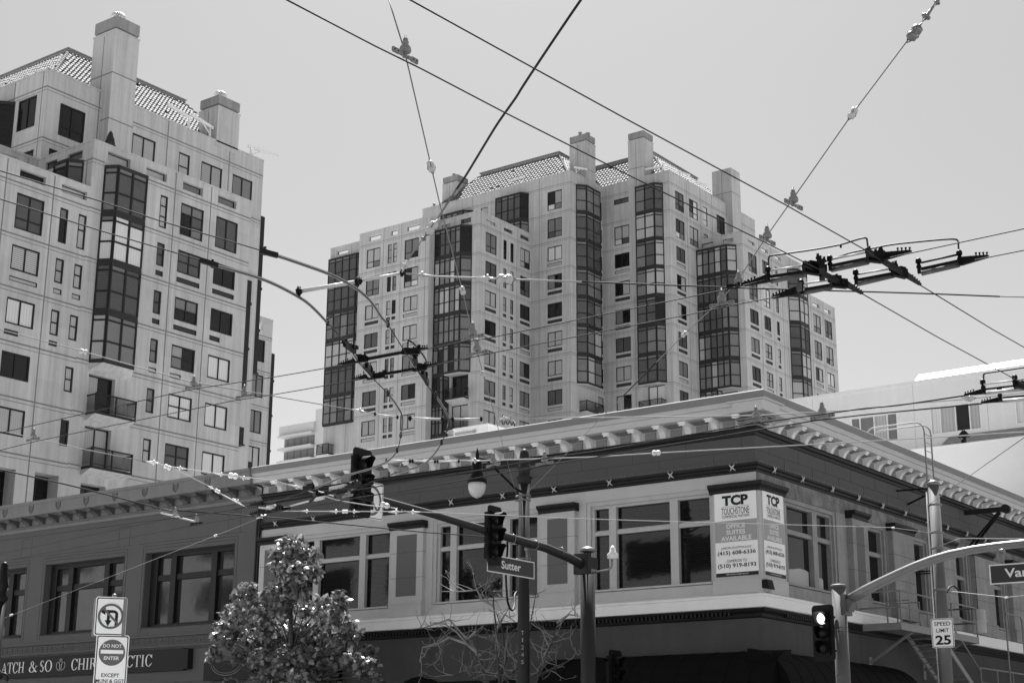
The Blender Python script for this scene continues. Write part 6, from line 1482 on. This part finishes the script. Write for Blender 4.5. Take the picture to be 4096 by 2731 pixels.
for (x0, y0, x1, y1, k, lab) in ((830, 1942, 858, 1955, 'cone', 'upper clamp of the short slanting cable over the clinic cornice'), (855, 1955, 885, 1972, 'loop', 'middle insulator of the short slanting cable over the clinic cornice'), (930, 1992, 965, 2012, 'cone', 'lower clamp of the short slanting cable over the clinic cornice'),
        (852, 2145, 872, 2137, 'loop', 'small insulator on the guy wire crossing the clinic windows'), (35, 2462, 55, 2455, 'loop', 'small insulator on the guy wire near the ornate post'), (1025, 2073, 1065, 2058, 'cone', 'clamp where the guy wire meets the junction')):
    strain(Z_(x0, y0, 6.2), Z_(x1, y1, 6.15), lab, k, m_='white')
for (x0, y0, x1, y1, k, lab) in ((1205, 2043, 1245, 2044, 'cone', 'white cone clamp left of the three-block insulator before the frieze'), (1318, 2044, 1365, 2045, 'cone', 'left clamp of the three-block insulator beside the signal'), (1362, 2045, 1398, 2045, 'loop', 'centre block of the three-block insulator beside the signal'), (1440, 2046, 1398, 2045, 'cone', 'right clamp of the three-block insulator beside the signal'),
        (1553, 2046, 1610, 2047, 'cone', 'left clamp of the pair over the mast arm'), (1680, 2047, 1630, 2047, 'cone', 'right clamp of the pair over the mast arm')):
    strain(Z_(x0, y0, 6.2), Z_(x1, y1, 6.2), lab, k, m_='white')
strain(Z_(1515, 2012, 6.4), Z_(1565, 2028, 6.4), 'pale shackle just right of the half-hidden no-turn panel')
strain(Z_(3563, 2110, 8.25), Z_(3582, 2110, 8.3), 'small insulator on the wire before the side front', m_='white')
strain(Z_(4015, 2390, 6.2), Z_(4035, 2388, 6.2), 'small insulator on the lower pale wire at the right edge', m_='white')
# ---- crossings
def crossing(label, loc): return thing('wire_crossing', loc, label, 'wire crossing')
def zc(p, z=ZW+.03): return atZ(p[0], p[1], z)
def runner(t, A, B, w, m_, name, z=ZW+.03, rnd_=False, zB=None):
    q = MB()
    if rnd_: q.tube([zc(A, z), zc(B, zB or z)], w, 8)
    else: q.beam(zc(A, z), zc(B, zB or z), w, w*1.3)
    return q.build(name, m_, t)
def wedge(t, A, B, s=1.0, nb=4):
    """tapered end casting from the thin wire end A to the block end B with a row of bolts"""
    a = zc(A); b = zc(B); d = b-a; q = MB(); n = V((d.y, -d.x, 0)).normalized()*.018*s; z = V((0, 0, 1))
    q.box8([a-n, a+n, b+n-z*.02*s, b-n-z*.02*s, a-n+z*.02*s, a+n+z*.02*s, b+n+z*.055*s, b-n+z*.055*s][0:8] if False else [a-n, b-n-z*.02*s, b+n-z*.02*s, a+n, a-n+z*.02*s, b-n+z*.055*s, b+n+z*.055*s, a+n+z*.02*s])
    for i in range(nb): p = a+d*(i+.3)/(nb*1.9); q.lathe([(.006*s, 0), (.006*s, .022*s), (.010*s, .023*s), (.010*s, .034*s)], p+z*.015*s*(1+i*.4), n=7)
    for f in (.62, .85): p = a+d*f; q.lathe([(.013*s, -.022*s), (.013*s, .022*s)], p+z*.03*s, n, 8)
    q.build('end_casting', 'blackmetal', t)
def block(t, A, B, s=1.0):
    a = zc(A); b = zc(B); d = (b-a); L_ = d.length; d.normalize(); n = V((d.y, -d.x, 0)); q = MB(); rb = random.Random(int(A[0]))
    q.beam(a, b, .05*s, .085*s)
    for i in range(9):
        p = a.lerp(b, rb.random())+n*rb.uniform(-.035, .035)*s+V((0, 0, rb.uniform(.0, .06)*s))
        if rb.random() < .5: q.beam(p-d*.03*s, p+d*.035*s, .028*s, .05*s)
        else: q.lathe([(.018*s, 0), (.022*s, .012*s), (.012*s, .03*s), (.012*s, .05*s)], p, n=7)
    q.build('cross_block', 'blackmetal', t)
def post(t, A, B, s=1.0):
    a = zc(A); b = a+V((0, 0, .09*s)); q = MB(); q.tube([a-V((0, 0, .02)), b], .017*s, 8); q.lathe([(.026*s, -.015*s), (.026*s, .015*s), (.014*s, .03*s)], b, n=10); q.lathe([(.022*s, 0), (.022*s, .02*s)], a+V((0, 0, .03*s)), n=10); q.build('post', 'blackmetal', t)
def loop(t, L_, r=.008, z=ZW+.25, m_='rubber'):
    q = MB(); q.tube(smooth_path([zc(p, z) for p in L_], 3), r, 6); q.build('jumper_loop', m_, t)
t = crossing('large dark wire crossing at right with white rods and raised loops', zc(c8(1000, 350)))
wedge(t, c8(150, 480), c8(345, 430), 1.0); wedge(t, c8(372, 577), c8(560, 530), 1.0); wedge(t, c8(1460, 215), c8(1225, 265), 1.0); wedge(t, c8(2065, 253), c8(1850, 300), 1.0)
wedge(t, c8(700, 360), c8(760, 362), 1, 2); wedge(t, c8(1530, 472), c8(1400, 385), .8); wedge(t, c8(1075, 543), c8(940, 465), .8)
for A, B in ((c8(360, 440), c8(625, 388)), (c8(835, 352), c8(1125, 290)), (c8(620, 530), c8(835, 488)), (c8(1040, 462), c8(1325, 395)), (c8(1545, 378), c8(1835, 312))): runner(t, A, B, .024, 'tube', 'runner_tube', rnd_=True)
for A, B in ((c8(355, 405), c8(610, 368)), (c8(830, 320), c8(1120, 262)), (c8(625, 505), c8(830, 470)), (c8(1040, 432), c8(1315, 380)), (c8(1540, 345), c8(1830, 282))): runner(t, A, B, .019, 'blackmetal', 'guard_bar')
for A, B, mm in ((c8(345, 358), c8(620, 318), 'rodw'), (c8(835, 268), c8(1115, 213), 'rodw'), (c8(605, 463), c8(830, 430), 'rodw'), (c8(1040, 387), c8(1312, 340), 'rodw'), (c8(1540, 295), c8(1825, 232), 'rubber')): runner(t, A, B, .010, mm, 'insulating_rod', ZW+.11, True)
for p in (c8(340, 425), c8(825, 340), c8(1028, 448), c8(1522, 362), c8(1842, 300), c8(600, 525)): post(t, p, p)
for a, b in ((c8(615, 340), c8(760, 362)), (c8(1115, 250), c8(1235, 262)), (c8(830, 450), c8(955, 462)), (c8(1315, 360), c8(1420, 385)), (c8(760, 300), c8(760, 400))): block(t, a, b, 1.0)
for a, b in ((c8(620, 300), c8(955, 480)), (c8(1110, 200), c8(1420, 395))): q = MB(); q.beam(zc(a), zc(b), .03, .045); q.build('cross_runner', 'blackmetal', t)
loop(t, [c8(345, 370), c8(342, 300), c8(345, 250), c8(380, 237), c8(470, 225), c8(700, 192), c8(900, 155), c8(1010, 122), c8(1070, 105), c8(1108, 104), c8(1115, 130), c8(1122, 190)])
loop(t, [c8(725, 305), c8(850, 265), c8(980, 220), c8(1130, 188), c8(1300, 155), c8(1500, 133), c8(1700, 115), c8(1800, 112), c8(1828, 128), c8(1830, 160), c8(1833, 205)])
q = MB(); q.beam(zc(c8(905, 152), ZW+.25), zc(c8(909, 176), ZW+.23), .018); q.build('loop_tag', 'rubber', t)
q = MB(); a = zc(c8(580, 500), ZW+.03); q.box(a.x-.02, a.x+.022, a.y-.01, a.y+.02, a.z-.02, a.z+.06); q.build('arrow_box', 'polelt', t)
# left crossing
t = crossing('dark wire crossing in front of the left dark bays of the farther tower', zc(c5(700, 480)))
for a, b in ((c5(300, 515), c5(460, 478)), (c5(1000, 383), c5(830, 408)), (c5(410, 632), c5(550, 600)), (c5(1085, 508), c5(905, 540))): wedge(t, a, b, .8, 5)
for a, b in ((c5(460, 475), c5(830, 405)), (c5(550, 598), c5(905, 538))): runner(t, a, b, .022, 'blackmetal', 'guard_bar')
for a, b in ((c5(385, 375), c5(455, 480)), (c5(465, 485), c5(550, 600)), (c5(835, 410), c5(905, 520)), (c5(915, 545), c5(990, 650))): runner(t, a, b, .024, 'plastic', 'runner_tube', rnd_=False)
for a, b in ((c5(440, 470), c5(530, 460)), (c5(530, 605), c5(660, 585)), (c5(800, 405), c5(940, 400)), (c5(890, 540), c5(990, 525)), (c5(350, 340), c5(430, 400)), (c5(900, 440), c5(905, 500)), (c5(520, 510), c5(560, 570)), (c5(960, 560), c5(1000, 650))): block(t, a, b, .72)
loop(t, [c5(845, 385), c5(845, 330), c5(860, 318), c5(900, 350), c5(950, 410), c5(985, 465), c5(990, 500)], .010)
# lower-left junction
t = crossing('tangled wire junction before the join of the two street buildings', zc((1150, 2010)))
for a, b in ((cB(0, 390), cB(110, 372)), (cB(0, 468), cB(130, 448)), (cB(360, 412), cB(270, 425)), (cB(1100, 165), cB(980, 200))): wedge(t, a, b, 1.0, 4)
for a, b, w in ((cB(100, 380), cB(620, 290), .028), (cB(620, 290), cB(1100, 180), .034), (cB(120, 450), cB(330, 412), .034)): runner(t, a, b, w, 'blackmetal', 'guard_bar')
for a, b, w, mm in ((cB(720, 240), cB(860, 212), .06, 'plastic'), (cB(580, 330), cB(665, 310), .04, 'plastic'), (cB(895, 180), cB(1000, 150), .022, 'rodw'), (cB(900, 225), cB(1010, 190), .045, 'plastic'), (cB(290, 405), cB(560, 335), .018, 'rodw'), (cB(80, 400), cB(200, 412), .025, 'rodw')): runner(t, a, b, w, mm, 'insulating_rod', ZW+.1)
for a, b in ((cB(880, 215), cB(1060, 165)), (cB(780, 265), cB(860, 245)), (cB(540, 335), cB(600, 270)), (cB(200, 430), cB(290, 405)), (cB(480, 235), cB(570, 215)), (cB(960, 300), cB(1090, 330)), (cB(980, 140), cB(1000, 200))): block(t, a, b, .85)
q = MB(); o = zc(cB(192, 408), ZW+.06); q.lathe([(.09, 0), (.085, .04), (.05, .09), (.01, .10)], o, n=14); q.build('dome', 'plastic', t)
# right edge junction
t = crossing('dark wire junction cut by the right edge before the curtained windows', zc(cR(2050, 400)))
wedge(t, cR(1700, 408), cR(1885, 378), .9, 4); wedge(t, cR(1850, 478), cR(2035, 450), .9, 4)
for a, b in ((cR(1885, 388), cR(2240, 345)), (cR(2040, 458), cR(2300, 435))): runner(t, a, b, .022, 'rodw', 'runner_tube', rnd_=True)
for a, b in ((cR(1885, 350), cR(2150, 318)), (cR(2040, 425), cR(2300, 402))): runner(t, a, b, .014, 'blackmetal', 'guard_bar')
runner(t, cR(1870, 305), cR(2260, 258), .010, 'rodw', 'insulating_rod', ZW+.11, True); runner(t, cR(2030, 378), cR(2300, 355), .010, 'rodw', 'insulating_rod', ZW+.11, True)
for p in (cR(1868, 370), cR(2018, 440), cR(2155, 330)): post(t, p, p, 1.2)
block(t, cR(2145, 300), cR(2260, 330), .9)
loop(t, [cR(1870, 300), cR(1868, 240), cR(1872, 215), cR(1900, 205), cR(2000, 190), cR(2240, 155), cR(2320, 145)], .010)
# insulated pull bar near the clinic cornice
t = thing('pull_off_bar', zc((700, 2060)), 'pale pull-off bar slung below the thick feeder over the clinic cornice', 'pull-off bar')
runner(t, (645, 2050), (785, 2086), .016, 'rodw', 'bar', ZW+.25, True); q = MB(); q.beam(Z_(644, 2032, 6.3), Z_(644, 2052, 6.2), .035); q.build('clamp', 'galv', t); q = MB(); q.tube([Z_(785, 2055, 6.2), Z_(785, 2100, 5.85)], .012, 6); q.build('drop_rod', 'blackmetal', t)
# ================================================================== LIGHT
EL = math.radians(61); azv = V((-.60, .80, 0)).normalized(); sd = V((azv.x*math.cos(EL), azv.y*math.cos(EL), math.sin(EL)))
ld = bpy.data.lights.new('sun', 'SUN'); ld.energy = 5.0; ld.angle = math.radians(.53); lo = bpy.data.objects.new('sun', ld); COL.objects.link(lo)
lo.rotation_euler = sd.to_track_quat('Z', 'Y').to_euler()
W_ = bpy.data.worlds.new('World'); SC.world = W_; W_.use_nodes = True; nt = W_.node_tree; N = nt.nodes; L = nt.links
sk = N.new('ShaderNodeTexSky'); sk.sky_type = 'NISHITA'; sk.sun_disc = False; sk.sun_elevation = EL; sk.sun_rotation = math.atan2(azv.x, azv.y); sk.air_density = 1.0; sk.dust_density = 1.6; sk.ozone_density = 1.0
bw = N.new('ShaderNodeRGBToBW'); L.new(sk.outputs[0], bw.inputs[0]); L.new(bw.outputs[0], N['Background'].inputs['Color']); N['Background'].inputs['Strength'].default_value = .05
SC.view_settings.view_transform = 'Standard'; SC.view_settings.look = 'None'; SC.view_settings.exposure = 1.45; SC.view_settings.gamma = 1
SC.cycles.max_bounces = 6; SC.cycles.diffuse_bounces = 3
